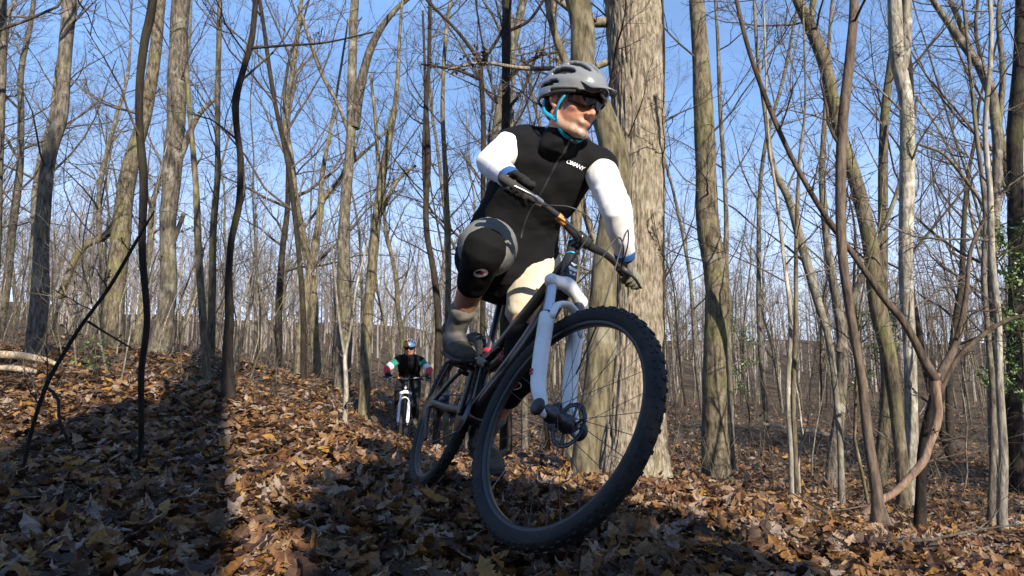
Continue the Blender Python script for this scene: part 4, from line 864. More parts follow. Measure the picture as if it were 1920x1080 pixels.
    for s in (-1, 1):
        chain(sw, [BB + V3(-.02, s * .03, .02), V3(.25, s * .055, .355), V3(.0, s * .070, .37)], [(.012, .016), (.010, .014), (.011, .016)], sides=12, ref=V3(0, 0, 1))
        chain(sw, [V3(.335, s * .036, .57), V3(.16, s * .055, .5), V3(.0, s * .070, .375)], [(.010, .015), (.009, .013), (.010, .015)], sides=12, ref=V3(0, 0, 1))
        chain(sw, [V3(.335, s * .036, .57), V3(.44, s * .03, .55)], [(.008, .02), (.008, .016)], sides=10, ref=V3(0, 0, 1)); ball(sw, V3(0, s * .072, .37), (.03, .008, .03))
    chain(sw, [V3(.205, -.058, .52), V3(.20, .058, .52)], .011, sides=10, ref=V3(1, 0, 0)); part('swingarm', sw, 'blackp', root)
    sh = Acc(); chain(sh, [V3(.44, 0, .55), V3(.55, 0, .585)], .021, sides=16); part('shock_absorber', sh, 'darkmetal', root)
    sh = Acc(); chain(sh, [V3(.55, 0, .585), V3(.63, 0, .61)], .010, sides=14); chain(sh, [V3(.548, 0, .584), V3(.556, 0, .587)], .026, sides=16, rounded=False); part('shock_shaft', sh, 'red', root)
    # seatpost, saddle
    a = Acc(); chain(a, [SB, SB + V3(-.11, 0, .30)], .0155, sides=14); sp = part('seatpost', a, 'darkmetal', root)
    a = Acc(); chain(a, [SB + V3(-.004, 0, .012), SB + V3(-.011, 0, .03)], .024, sides=18, rounded=False); part('seat_clamp', a, 'red', sp)
    a = Acc(); S0 = SB + V3(-.12, 0, .325); chain(a, [S0 + V3(-.13, 0, .02), S0 + V3(-.08, 0, .016), S0 + V3(.02, 0, .008), S0 + V3(.14, 0, .005)], [(.062, .016), (.066, .018), (.035, .017), (.02, .014)], sides=20, ref=V3(0, 0, 1)); part('saddle', a, 'blackpl', root)
    # drivetrain
    a = Acc(); chain(a, [BB + V3(0, -.049, 0), BB + V3(0, -.0525, 0)], .070, n=2, sides=64, rounded=False, ref=V3(1, 0, 0))
    for i in range(32): t = i * PI / 16; box(a, BB + V3(.072 * math.cos(t), -.0507, .072 * math.sin(t)), (.008, .003, .006), np.column_stack([V3(math.cos(t), 0, math.sin(t)), V3(0, 1, 0), V3(-math.sin(t), 0, math.cos(t))]))
    part('chainring', a, 'darkmetal', root)
    a = Acc(); C0, C1, r0, r1 = BB + V3(0, -.0507, 0), V3(0, -.036, BR), .074, .050; pts = []
    for t in np.linspace(PI * .5, -PI * .5, 14): pts.append(C0 + V3(r0 * math.cos(t), 0, r0 * math.sin(t)))
    pts.append(V3(.05, -.045, .20)); 
    for t in np.linspace(-PI * .5, -PI * 1.5, 8): pts.append(C1 + V3(r1 * math.cos(t), 0, r1 * math.sin(t)))
    pts.append(pts[0]); chain(a, pts, [(.004, .003)] * len(pts), n=90, sides=6, ref=V3(0, 1, 0), rounded=False); part('chain', a, 'darkmetal', root)
    a = Acc(); chain(a, [V3(.0, -.08, .34), V3(.02, -.07, .28), V3(.05, -.055, .21)], [(.010, .022), (.008, .02), (.006, .018)], sides=10, ref=V3(1, 0, 0)); part('derailleur', a, 'blackpl', root)
    CR = .17; pedal = {}
    ca = R(crank_deg[0] if False else par_crank[0]); cv = V3(math.cos(ca), 0, math.sin(ca))
    for s in (-1, 1):                                  # -1 right side, +1 left side
        d = cv * (1 if s == -1 else -1); a = Acc(); chain(a, [BB + V3(0, s * .062, 0), BB + d * CR + V3(0, s * .078, 0)], [(.012, .019), (.010, .014)], sides=12, ref=V3(-d[2], 0, d[0])); cr = part('crank', a, 'blackp', root)
        pc = BB + d * CR + V3(0, s * .135, 0); a = Acc()
        for e in (-.045, .045): box(a, pc + V3(e, 0, 0), (.008, .095, .016))
        for e in (-.044, 0, .044): box(a, pc + V3(0, e, 0), (.088, .008, .014))
        chain(a, [BB + d * CR + V3(0, s * .08, 0), pc + V3(0, s * .045, 0)], .007, sides=10, rounded=False)
        for ex in (-.045, .045):
            for ey in (-.035, 0, .035): chain(a, [pc + V3(ex, ey, -.011), pc + V3(ex, ey, .012)], .0017, sides=5, rounded=False, n=2)
        part('pedal', a, 'darkmetal', cr); pedal[s] = toworld(pc)
    # fork (steered)
    low, ctop = .345, .49
    fk = Acc()
    for s in (-1, 1):
        b = AXF + V3(0, s * .066, 0)
        chain(fk, [b + HFW * -.0 + HUP * -.012, b - HFW * .012 + HUP * .03, b - HFW * .035 + HUP * .09, b - OFF * HFW + HUP * .20, b - OFF * HFW + HUP * low], [(.014, .016), (.019, .020), (.0225, .024), (.0235, .025), (.024, .026)], sides=20)
    t0 = AXF - OFF * HFW + HUP * (low - .005)
    chain(fk, [t0 + V3(0, -.066, 0) + HFW * .018, t0 + V3(0, -.05, 0) + HFW * .024 + HUP * .05, t0 + HFW * .026 + HUP * .075, t0 + V3(0, .05, 0) + HFW * .024 + HUP * .05, t0 + V3(0, .066, 0) + HFW * .018], [(.013, .016), (.011, .017), (.010, .018), (.011, .017), (.013, .016)], sides=14, ref=HFW)
    fo = part('fork', steer(fk), forkmat, root)
    for s in (-1, 1):
        b = AXF - OFF * HFW + V3(0, s * .066, 0); a = Acc(); chain(a, [b + HUP * (low - .01), b + HUP * (ctop - .005)], .0175, sides=16, rounded=False); part('stanchion', steer(a), 'darkmetal' if s == 1 else 'alu', fo); a = Acc(); chain(a, [b + HUP * (low - .002), b + HUP * (low + .010)], .0245, n=2, sides=20, rounded=False); part('wiper_seal', steer(a), 'blackpl', fo)
    c0 = AXF - OFF * HFW + HUP * ctop; a = Acc()
    chain(a, [c0 + V3(0, -.072, -.0), c0 + V3(0, -.04, .012), c0 + V3(0, 0, .022), c0 + V3(0, .04, .012), c0 + V3(0, .072, 0)], [(.023, .024), (.018, .022), (.024, .028), (.018, .022), (.023, .024)], sides=18, ref=HUP, power=2.6); part('crown', steer(a), forkmat, fo)
    a = Acc(); chain(a, [AXF - OFF * HFW + HUP * .518, AXF - OFF * HFW + HUP * .524], .031, n=2, sides=24, rounded=False); part('headset_ring', a, 'cyan', root)
    a = Acc(); b = AXF + V3(0, .052, 0); chain(a, [b - HFW * .07 + HUP * .02, b - HFW * .075 + HUP * .085], [(.014, .026), (.014, .024)], sides=12, ref=V3(1, 0, 0), power=3); chain(a, [b + V3(0, .03, 0), b + V3(0, -.13, 0)], .0125, sides=14, rounded=False, ref=V3(1, 0, 0)); ball(a, b + V3(0, .035, 0), (.028, .016, .028)); ball(a, b + V3(0, -.138, 0), (.026, .014, .026)); part('brake_caliper', steer(a), 'blackpl', fo)
    a = Acc(); b = AXF - OFF * HFW + V3(0, -.066, 0) + HUP * .12 - HFW * .0
    for dz_ in (0, .012): box(a, b + V3(0, -.0275, 0) + HUP * dz_, (.010, .003, .007), np.column_stack([HFW, V3(0, 1, 0), HUP]))
    part('decal', steer(a), 'red', fo)
    # head badge
    a = Acc(); hb = (HB + HT) / 2 + HFW * .0285
    for k, (w_, h0, h1) in enumerate(((.020, .008, .022), (.024, -.012, .003), (.018, -.03, -.018))):
        V = [hb + V3(0, -w_, 0) * .5 * (k != 0) + HUP * h0, hb + V3(0, w_, 0) * .5 * (k != 0) + HUP * h0 + HFW * .002, hb + V3(0, w_ * .7, 0) + HUP * h1, hb + V3(0, -w_ * .7, 0) + HUP * h1]
        V2 = [v - HFW * .012 for v in V]; a.add(np.array(V + V2), np.array([(0, 1, 2, 3), (7, 6, 5, 4), (0, 4, 5, 1), (1, 5, 6, 2), (2, 6, 7, 3), (3, 7, 4, 0)]))
    part('head_badge', a, 'logo', F, smooth=False)
    # cockpit
    CL = HP0 + HUP * .70 + HFW * .05; a = Acc(); chain(a, [HP0 + HUP * .64, HP0 + HUP * .715], .019, sides=16, rounded=False); chain(a, [HP0 + HUP * .695 + HFW * .005, CL], [(.020, .017), (.022, .022)], sides=14, ref=HUP, power=3); chain(a, [CL + V3(0, -.026, 0), CL + V3(0, .026, 0)], .0225, sides=16, rounded=False, ref=V3(1, 0, 0)); part('stem', steer(a), 'blackp', root)
    a = Acc(); chain(a, [HP0 + HUP * .650, HP0 + HUP * .657], .021, n=2, sides=20, rounded=False); chain(a, [HP0 + HUP * .716, HP0 + HUP * .721], .018, n=2, sides=20, rounded=False); part('spacer', steer(a), 'cyan', root)
    bp_ = lambda s: [CL, CL + V3(0, s * .05, 0), CL + V3(-.01, s * .13, .018), CL + V3(-.04, s * .26, .024), CL + V3(-.065, s * .350, .026)]
    a = Acc(); chain(a, bp_(-1)[::-1] + bp_(1)[1:], [.0112, .0112, .012, .0155, .0159, .0155, .012, .0112, .0112], n=60, sides=14, rounded=False); hbv = part('handlebar', steer(a), 'blackp', root)
    grips = {}
    for s in (-1, 1):
        g0, g1 = CL + V3(-.037, s * .225, .0238), CL + V3(-.065, s * .350, .026); a = Acc(); chain(a, [g0, g1], .0165, sides=16); part('grip', steer(a), 'rubber', hbv)
        gd = norm(g1 - g0); grips[s] = (toworld((g0 + g1) / 2, True), norm(toworld(g1, True) - toworld(g0, True)))
        m = CL + V3(-.03, s * .215, .023); a = Acc(); chain(a, [m + V3(.0, 0, -.0), m + V3(.03, 0, -.012), m + V3(.04, s * .03, -.015)], [(.012, .013), (.012, .012), (.009, .009)], sides=12)
        chain(a, [m + V3(.038, s * .01, -.014), m + V3(.045, s * .05, -.02), m + V3(.025, s * .11, -.024)], [(.005, .007), (.005, .006), (.004, .006)], sides=8); part('brake_lever', steer(a), 'alu' if s == -1 else 'blackpl', hbv)
    a = Acc(); q = bp_(-1); chain(a, [q[2] * .5 + q[1] * .5, q[2] * .98 + q[1] * .02], [.0145, .0135], sides=14, rounded=False); part('bar_decal', steer(a), 'orange', hbv)
    for (s, p1, o_) in ((-1, HB - HFW * .03 + HUP * .03 + V3(0, -.03, 0), .10), (1, HB - HFW * .03 + HUP * .02 + V3(0, .03, 0), .12), (1, AXF + V3(0, .07, .0) + HUP * .14 - HFW * .05, .16)):
        m = HP0 + ST @ ((CL + V3(.0, s * .20, .01)) - HP0); e = p1 if o_ != .16 else HP0 + ST @ (p1 - HP0); mid = HP0 + ST @ ((CL + HFW * o_ + V3(0, s * .05, -.02)) - HP0)
        a = Acc(); chain(a, [m, (m + mid) / 2 + V3(.02, 0, .02), mid, (mid + e) / 2 + V3(.03, 0, -.01), e], .0026, n=30, sides=6, rounded=False); part('cable', a, 'blackpl', root)
    return root, toworld, grips, pedal

# ------------------------------------------------------------------ people
def hframe(fwd, up):
    f = norm(np.asarray(fwd, float)); r = norm(np.cross(f, up)); u = np.cross(r, f); return np.column_stack([-r, f, u])   # columns: person's left, forward, up
def hand_glove(parent, wrist, grip, gdir, mat, s, voxel=.0032, cuff=None):
    """gloved hand closed round the bar: wrist point, grip centre, bar direction (outwards)"""
    a = norm(gdir); w = np.asarray(wrist) - grip; w = w - a * (w @ a) * .6; b = norm(w - a * (w @ a)); t = norm(np.cross(a, b)); 
    if t[2] < 0: t = -t                               # b: back towards the wrist, t: up over the bar
    ac = Acc(); inner = -1
    pr = lambda ang, rr, off: grip + a * off + (b * math.cos(R(ang)) + t * math.sin(R(ang))) * rr
    for i, off in enumerate((-.034, -.011, .012, .034)):
        L_ = (1.0, 1.08, 1.03, .9)[i]; angs = np.linspace(62, 62 - 235 * L_, 8); rr = [.040, .036, .032, .029, .028, .027, .027, .027]
        chain(ac, [pr(g, r_, off * (1.0 + .1 * (k < 2))) for k, (g, r_) in enumerate(zip(angs, rr))], [.0112, .0115, .0108, .0105, .010, .0098, .0092, .0085], n=26, sides=12)
        ball(ac, pr(64, .041, off), .0122)
    kn = pr(58, .036, 0); chain(ac, [np.asarray(wrist), np.asarray(wrist) * .5 + pr(35, .055, 0) * .5, pr(38, .044, 0), kn], [(.027, .021), (.036, .019), (.043, .0185), (.043, .013)], n=16, sides=20, ref=norm(t + b * .2))
    chain(ac, [np.asarray(wrist) * .45 + pr(0, .05, -.03) * .55, pr(-10, .043, -.047), pr(-70, .034, -.050), pr(-120, .030, -.040), pr(-165, .029, -.03)], [.017, .0155, .0125, .0115, .0095], n=22, sides=12)
    g = fused('glove', ac, voxel, 3, .5, M[mat], parent, wrinkle=.0006, wscale=60)
    return g
def person(label, J, cfg, vox=.006):
    root = empty('person', tuple(J['root'])); tag(root, label, 'person'); O = np.array(J['root']); HF = hframe(J['hfwd'], J['hup']); HC = np.array(J['head']); k = cfg.get('hs', 1.0)
    hp = lambda x, y, z: HC + HF @ (V3(x, y, z) * k)
    spine = [J['pelvis'], J['waist'], J['chest'], J['upchest'], J['neck']]; fr_ = [norm(np.asarray(J['bfwd']))] * 5 if 'bfw' not in J else J['bfw']
    shift = lambda ac: ac
    b = Acc()
    tor = [(.155, .115), (.145, .105), (.165, .115), (.15, .10), (.065, .065)]
    if 'tor' in cfg: tor = cfg['tor']
    tw = lambda g: [(x + g, y + g) for x, y in tor]
    chain(b, spine, tor, n=24, sides=28, ref=np.array(fr_))
    # neck and head
    chain(b, [J['neck'] - norm(np.asarray(J['neck']) - J['upchest']) * .03, hp(0, -.02, -.10), hp(0, -.015, -.03)], [.066, .058, .06], sides=20)
    ball(b, hp(0, -.012, .035), (.075 * k, .094 * k, .088 * k), HF); ball(b, hp(0, .028, -.03), (.061 * k, .064 * k, .082 * k), HF)
    ball(b, hp(0, .05, -.092), (.036 * k, .034 * k, .026 * k), HF); ball(b, hp(0, .075, -.104), (.02 * k, .017 * k, .016 * k), HF)
    for s in (-1, 1):
        chain(b, [hp(s * .060, -.01, -.05), hp(s * .052, .02, -.085), hp(s * .028, .062, -.10)], [.016 * k, .017 * k, .016 * k], sides=12)
        ball(b, hp(s * .040, .055, -.028), (.022 * k, .026 * k, .020 * k), HF); ball(b, hp(s * .013, .100, -.044), (.008 * k, .010 * k, .007 * k), HF)
        e = Acc(); 
        chain(b, [hp(s * .074, .008, .015), hp(s * .082, -.014, .018), hp(s * .083, -.020, -.006), hp(s * .078, -.006, -.03), hp(s * .073, .006, -.034)], [.005 * k, .0065 * k, .0065 * k, .006 * k, .006 * k], sides=10)
        ball(b, hp(s * .074, -.002, -.008), (.006 * k, .015 * k, .022 * k), HF)
    ball(b, hp(0, .080, .014), (.052 * k, .016 * k, .011 * k), HF)
    chain(b, [hp(0, .088, .004), hp(0, .104, -.022), hp(0, .112, -.04)], [.0075 * k, .0085 * k, .0095 * k], sides=12)
    ball(b, hp(0, .080, -.072), (.028 * k, .016 * k, .013 * k), HF)
    ball(b, hp(0, .091, -.069), (.019 * k, .005 * k, .0035 * k), HF); ball(b, hp(0, .090, -.0775), (.017 * k, .005 * k, .0035 * k), HF)
    for s in (-1, 1):
        sh, el, wr = (np.array(J[q + ('R' if s == -1 else 'L')]) for q in ('sh', 'el', 'wr')); hi, kn, an, toe = (np.array(J[q + ('R' if s == -1 else 'L')]) for q in ('hi', 'kn', 'an', 'toe'))
        chain(b, [np.asarray(J['upchest']) * .4 + sh * .6, sh, sh * .5 + el * .5, el, el * .65 + wr * .35, wr], [.062, .056, .047, .039, .041, .027], sides=18)
        chain(b, [np.asarray(J['pelvis']) * .3 + hi * .7, hi, hi * .5 + kn * .5, kn], [.095, .092, .076, .056], sides=20)
        bk = norm(np.cross(np.cross(kn - hi, an - kn), an - kn)); calf = kn * .68 + an * .32 + (norm(an - kn) @ norm(kn - hi) < .999) * norm((hi - kn) - norm(an - kn) * ((hi - kn) @ norm(an - kn))) * .012
        chain(b, [kn, calf, kn * .3 + an * .7, an], [.055, .056, .041, .036], sides=20); chain(b, [an, an * .4 + toe * .6 - V3(0, 0, .01), toe], [(.035, .035), (.036, .025), (.03, .018)], sides=14)
        chain(b, [wr, wr + norm(wr - el) * .05], [.027, .024], sides=12)
    body = fused('body', b, min(vox, .0062) if vox < .01 else vox, 3, .5, M['skin'], root, origin=O)
    me = body.data; n = len(me.vertices); co = np.empty(n * 3, np.float32); me.vertices.foreach_get('co', co); co = co.reshape(-1, 3) + O
    lc = (co - HC) @ HF / k; base = np.array(cfg.get('skin', (.46, .215, .135))); col = np.repeat(base[None], n, 0)
    def blend(mask, c):
        nonlocal col; mask = np.clip(mask, 0, 1)[:, None]; col = col * (1 - mask) + np.array(c) * mask
    inhead = (np.abs(lc) < .16).all(1)
    g_ = lambda c, r: np.exp(-(((lc - np.array(c)) / np.array(r)) ** 2).sum(1)) * inhead
    blend(g_((0, .11, -.04), (.02, .02, .018)) * .5, (.58, .22, .16)); blend(sum(g_((s * .045, .07, -.035), (.022, .03, .02)) for s in (-1, 1)) * .35, (.58, .25, .18)); blend(sum(g_((s * .08, 0, -.01), (.02, .03, .04)) for s in (-1, 1)) * .5, (.60, .24, .19))
    if cfg.get('stubble', True):
        st = np.clip((-.058 - lc[:, 2]) / .02, 0, 1) * np.clip((lc[:, 1] + .02) / .03, 0, 1) * inhead * (lc[:, 2] > -.135); blend(st * .7, (.20, .145, .11)); blend(g_((0, .085, -.11), (.026, .03, .014)) * .8, (.36, .32, .28))
    blend(g_((0, .102, -.0735), (.019, .012, .0055)) * 1.0, (.40, .13, .11))
    ca = me.color_attributes.new('tint', 'FLOAT_COLOR', 'POINT'); ca.data.foreach_set('color', np.column_stack([col, np.ones(n)]).astype(np.float32).ravel())
    root.location = O
    loc = lambda ac: ac
    def put(o):                                       # child geometry is built in world metres: shift under the root
        o.data.transform(Matrix.Translation(-Vector(O))); return o
    # ---- vest
    up = [np.asarray(q, float) for q in spine]
    v = Acc(); vt = tw(.022); hem = up[0] + (up[1] - up[0]) * cfg.get('hem', .1)
    chain(v, [hem, up[1], up[2], up[3], up[4]], [(vt[0][0] + cfg.get('hemw', .01), vt[0][1] + cfg.get('hemw', .01)), vt[1], vt[2], vt[3], (.066, .064)], n=30, sides=32, ref=np.array(fr_))
    for s in 'RL': sh = np.array(J['sh' + s]); chain(v, [up[3], up[3] * .35 + sh * .65 + V3(0, 0, .005), sh * 1.0 + up[3] * .0], [(.085, .09), (.080, .084), (.072, .076)], sides=22)
    chain(v, [up[4] * .55 + hp(0, -.03, -.15) * .45, hp(0, -.03, -.150), hp(0, -.024, -.118)], [.066, .070, .069], sides=26)
    vest = put(fused('vest', v, vox, 4, .6, M[cfg['vest']], root, wrinkle=cfg.get('fold', .007), wscale=11, seed=3))
    tree_v = None
    def onvest(p, d, maxd=.5):
        nonlocal tree_v
        if tree_v is None: tree_v = BVHTree.FromPolygons([tuple(x.co) for x in vest.data.vertices], [tuple(q.vertices) for q in vest.data.polygons])
        h, nn, _, _ = tree_v.ray_cast(Vector(p - O), Vector(d), maxd); return (None, None) if h is None else (np.array(h) + O, np.array(nn))
    # ---- zip
    bf = norm(np.asarray(J['bfwd'])); a = Acc(); zp = []
    for t in np.linspace(.08, .97, 26):
        c = spline(np.array(spine, float), 50)[int(t * 49)]; h, nn = onvest(c + bf * .4, -bf)
        if h is not None: zp.append(h + nn * .0008)
    if len(zp) > 3: chain(a, zp, [(.0045, .0016)] * len(zp), n=60, sides=8, ref=bf, rounded=False); put(part('zip', a, 'blackpl' if cfg.get('dark') else 'darkmetal', vest))
    # ---- sleeves
    for s in 'RL':
        sh, el, wr = (np.array(J[q + s]) for q in ('sh', 'el', 'wr')); out_ = norm(sh - up[3])
        for nm, seg, mt in cfg['sleeves']:
            f = lambda t: sh + (el - sh) * t * 2 if t < .5 else el + (wr - el) * (t - .5) * 2
            rad = lambda t: np.interp(t, [0, .25, .5, .7, 1], [.068, .061, .055, .050, .038])
            ts = np.array(sorted(set(list(np.linspace(seg[0], seg[1], 7)) + ([.5] if seg[0] < .5 < seg[1] else [])))); a = Acc(); chain(a, [f(t) - (norm(np.cross(np.cross(el - sh, wr - el), el - sh)) * 0) for t in ts], [rad(t) + (.002 if nm == 'band' else 0) for t in ts], n=26, sides=24)
            put(fused('sleeve', a, vox, 3, .6, M[mt], root, wrinkle=.0038, wscale=11, seed=ord(s)))
        if cfg.get('cuff'): a = Acc(); d = norm(wr - el); chain(a, [wr - d * .012, wr + d * .016], [.040, .037], sides=20, rounded=False); put(part('cuff', a, cfg['cuff'], root))
        gc, gd = J['grip' + s]; put(hand_glove(root, wr, gc, gd, cfg['glove' + s], s, voxel=.0034 if vox < .01 else .006))
    # ---- shorts
    a = Acc(); chain(a, [up[0] - (up[1] - up[0]) * .15, up[0] + (up[1] - up[0]) * .5], [(vt[0][0] + .004, vt[0][1] + .006), (vt[0][0] - .004, vt[0][1] - .004)], sides=28, ref=bf)
    for s in 'RL':
        hi, kn = np.array(J['hi' + s]), np.array(J['kn' + s]); e = hi + (kn - hi) * (cfg['short_len'] if s == 'R' else cfg.get('short_lenL', cfg['short_len']))
        chain(a, [up[0] * .3 + hi * .7, hi, (hi + e) / 2, e], [.112 if s == 'R' else .10, .112 if s == 'R' else .098, .105 if not cfg.get('tight') else .09, .098 if not cfg.get('tight') else .066], n=18, sides=26)
    sho = put(fused('shorts', a, vox, 4, .6, M[cfg['shorts']], root, wrinkle=.006, wscale=12, seed=5))
    for s in 'RL':
        hi, kn, an, toe = (np.array(J[q + s]) for q in ('hi', 'kn', 'an', 'toe')); d = norm(an - kn)
        if cfg.get('hemband') and s == 'R': a = Acc(); e = hi + (kn - hi) * (cfg['short_len'] - .02); dd = norm(kn - hi); chain(a, [e - dd * .13, e - dd * .05, e, e + dd * .035], [.108, .1125, .112, .106], sides=26); put(fused('hem', a, vox, 2, .5, M['shorts_grey'], sho, wrinkle=.002, wscale=16))
        if cfg.get('pads'):
            a = Acc(); chain(a, [kn + (hi - kn) * .22, kn + (hi - kn) * .08, kn + norm(kn - (hi + an) / 2) * .012, kn + (an - kn) * .18, kn + (an - kn) * .34], [.080, .078, .078, .070, .061], n=22, sides=26)
            pad = put(fused('knee_pad', a, vox, 3, .5, M['pad'], root, wrinkle=.0025, wscale=22, seed=9))
            ptree = BVHTree.FromPolygons([tuple(x.co) for x in pad.data.vertices], [tuple(q.vertices) for q in pad.data.polygons])
            vd = norm(V3(0, 0, CAMZ) + V3(.12 if s == 'R' else 0, 0, .1) - kn); xx = norm(np.cross(V3(0, 0, 1), vd)); zz = np.cross(vd, xx); c = kn + (an - kn) * .24 + xx * (.012)
            for nm, shp, mt, off in (('pad_logo', [(math.cos(t) * .026, math.sin(t) * .0145) for t in np.linspace(0, 2 * PI, 24, endpoint=False)], 'logo', .0012), ('pad_emblem', [(-.019, -.002), (-.006, -.003), (.004, -.007), (.008, -.003), (.02, .005), (.006, .003), (.002, .006), (-.004, .002)], 'red', .0024)):
                V = []
                for (px_, pz_) in shp:
                    q = c + xx * (px_ * math.cos(.1) - pz_ * math.sin(.1)) + zz * (pz_ * math.cos(.1) + px_ * math.sin(.1)); h = ptree.ray_cast(Vector(q + vd * .2 - O), Vector(-vd), .5)[0]
                    V.append((np.array(h) + O if h is not None else q) + vd * off)
                cc = np.mean(V, 0); V.append(cc + vd * .002); n_ = len(shp); put(part(nm, Acc().add(np.array(V), None, np.array([(i, (i + 1) % n_, n_) for i in range(n_)])), mt, pad))
        a = Acc(); s0 = kn + (an - kn) * cfg.get('sock0', .60); chain(a, [s0, kn * .25 + an * .75, an + d * .0, an + d * .03], [(.050 + cfg.get('sockx', 0),) * 2, (.045 + cfg.get('sockx', 0) * .5,) * 2, (.043, .043), (.042, .042)], n=16, sides=22); chain(a, [an + V3(0, 0, .01), an * .55 + toe * .45 + V3(0, 0, .004)], [.046, .040], sides=20); put(fused('sock', a, vox, 2, .5, M[cfg['sock']], root, wrinkle=.003, wscale=26))
        # shoe
        ft = norm(toe - an); ff = norm(V3(ft[0], ft[1], ft[2] * .0 + J.get('footpitch' + s, -.15))); heel = an - V3(0, 0, .065) - ff * .05; tp = heel + ff * .262; sd = norm(np.cross(ff, V3(0, 0, 1))); uu = np.cross(sd, ff)
        a = Acc(); chain(a, [heel + uu * .028, heel + ff * .06 + uu * .034, heel + ff * .13 + uu * .032, heel + ff * .20 + uu * .022, tp - ff * .012 + uu * .016], [(.033, .032), (.038, .040), (.042, .036), (.046, .027), (.034, .018)], n=26, sides=22, ref=uu)
        chain(a, [an + V3(0, 0, .03), an - V3(0, 0, .03) + ff * .01], [(.048, .05), (.042, .05)], sides=22, ref=ff)
        shoe = put(fused('shoe', a, max(vox * .8, .0045), 2, .5, M[cfg['shoe']], root, wrinkle=.002, wscale=30))
        a = Acc(); chain(a, [heel - ff * .012 + uu * -.004, heel + ff * .08 - uu * .003, heel + ff * .19 - uu * .004, tp - uu * .0], [(.034, .011), (.037, .011), (.048, .011), (.033, .010)], n=20, sides=20, ref=uu, power=3); put(part('sole', a, 'sole', shoe))
        for j in range(4): a = Acc(); q = heel + ff * (.10 + j * .022) + uu * (.068 - j * .006); chain(a, [q - sd * .022 - uu * .004, q + uu * .003, q + sd * .022 - uu * .004], .0028, n=8, sides=6); put(part('lace', a, 'blackpl', shoe))
    # ---- helmet
    nphi, nth = 73, 97; A_, B_, C_ = .101 * k, .135 * k, .112 * k; hc = hp(0, -.008, .030)
    PH = np.linspace(-R(108), R(108), nphi); TH = np.linspace(R(4), R(176), nth); P_, T__ = np.meshgrid(PH, TH, indexing='ij')
    rid = 1 + .022 * np.cos(P_ * (360 / 26.)) * np.sin(T__) ** 2
    X = A_ * np.sin(P_) * np.sin(T__) * rid; Y = B_ * np.cos(T__) * (1 + .08 * (np.cos(T__) < 0)); Z = C_ * np.cos(P_) * np.sin(T__) * rid
    tdeg = np.degrees(T__); pdeg = np.abs(np.degrees(P_)); hole = np.zeros_like(P_, bool)
    for c_, (a0, a1), hw in ((13, (34, 80), 7.5), (13, (92, 142), 7.5), (39, (38, 88), 8.5), (39, (98, 147), 8), (64, (56, 102), 7.5), (64, (110, 152), 7), (87, (75, 120), 3.5)):
        w_ = hw * np.sqrt(np.clip(1 - ((tdeg - (a0 + a1) / 2) / ((a1 - a0) / 2)) ** 2, 0, 1)); hole |= (np.abs(pdeg - c_ - (tdeg - 90) * .08) < w_) & (w_ > 0)
    zlow = np.where(Y > 0, -.0 * k, -.035 * k) ; dead = (Z < zlow - .012 * k)
    idx = np.arange(P_.size).reshape(P_.shape); keep = ~(hole[:-1, :-1] | dead[:-1, :-1] | dead[1:, 1:] | hole[1:, 1:] & False)
    Q = np.stack([idx[:-1, :-1], idx[1:, :-1], idx[1:, 1:], idx[:-1, 1:]], -1)[keep]
    V = np.stack([X, Y, Z], -1).reshape(-1, 3) @ HF.T + hc
    me = mesh_np('helmet', V, Q); t = bpy.data.objects.new('t', me); COL.objects.link(t)
    sm_ = t.modifiers.new('w', 'SMOOTH'); sm_.factor = .5; sm_.iterations = 3
    so_ = t.modifiers.new('s', 'SOLIDIFY'); so_.thickness = .014 * k; so_.offset = -1; dg = bpy.context.evaluated_depsgraph_get(); nm = bpy.data.meshes.new_from_object(t.evaluated_get(dg)); bpy.data.objects.remove(t)
    hel = put(obj('helmet', nm, M[cfg['helmet']], root))
    if cfg.get('helmet2'):
        hel.data.materials.append(M[cfg['helmet2']])
        for p_ in hel.data.polygons: p_.material_index = 1 if ((np.array(p_.center) + O - HC) @ HF)[0] > 0.0 else 0
    V = np.stack([X * .87, Y * .88, Z * .87], -1).reshape(-1, 3) @ HF.T + hc; put(obj('helmet_liner', mesh_np('helmet_liner', V, np.stack([idx[:-1, :-1], idx[1:, :-1], idx[1:, 1:], idx[:-1, 1:]], -1)[~dead[:-1, :-1]]), M['liner'], hel))
    a = Acc(); ps = [(.097 * math.sin(t), -.010 + .126 * math.cos(t), .014 * math.cos(t) + .004) for t in np.linspace(.8, 2 * PI - .8, 30)]; chain(a, [hp(*p_) for p_ in ps], [(.004, .006)] * 30, n=60, sides=10, ref=HF[:, 2]); put(part('helmet_rim', a, 'liner', hel))
    if cfg.get('visor', True):
        n_ = 15; an_ = np.linspace(-.85, .85, n_); top = []; 
        for t in an_: top.append([hp(.092 * math.sin(t), .012 + .112 * math.cos(t), .040 + .010 * math.cos(t)), hp(.080 * math.sin(t), .012 + .150 * math.cos(t), .028 + .012 * math.cos(t)), hp(.066 * math.sin(t), .012 + .178 * math.cos(t), .016 + .012 * math.cos(t))])
        V = np.array(top).reshape(-1, 3); ii = np.arange(n_ * 3).reshape(n_, 3); Q = np.stack([ii[:-1, :-1], ii[1:, :-1], ii[1:, 1:], ii[:-1, 1:]], -1).reshape(-1, 4)
        me = mesh_np('visor', V, Q); t = bpy.data.objects.new('t', me); COL.objects.link(t); so_ = t.modifiers.new('s', 'SOLIDIFY'); so_.thickness = .004; ss = t.modifiers.new('q', 'SUBSURF'); ss.levels = 1; dg = bpy.context.evaluated_depsgraph_get(); nm = bpy.data.meshes.new_from_object(t.evaluated_get(dg)); bpy.data.objects.remove(t); put(obj('visor', nm, M[cfg['helmet']], hel))
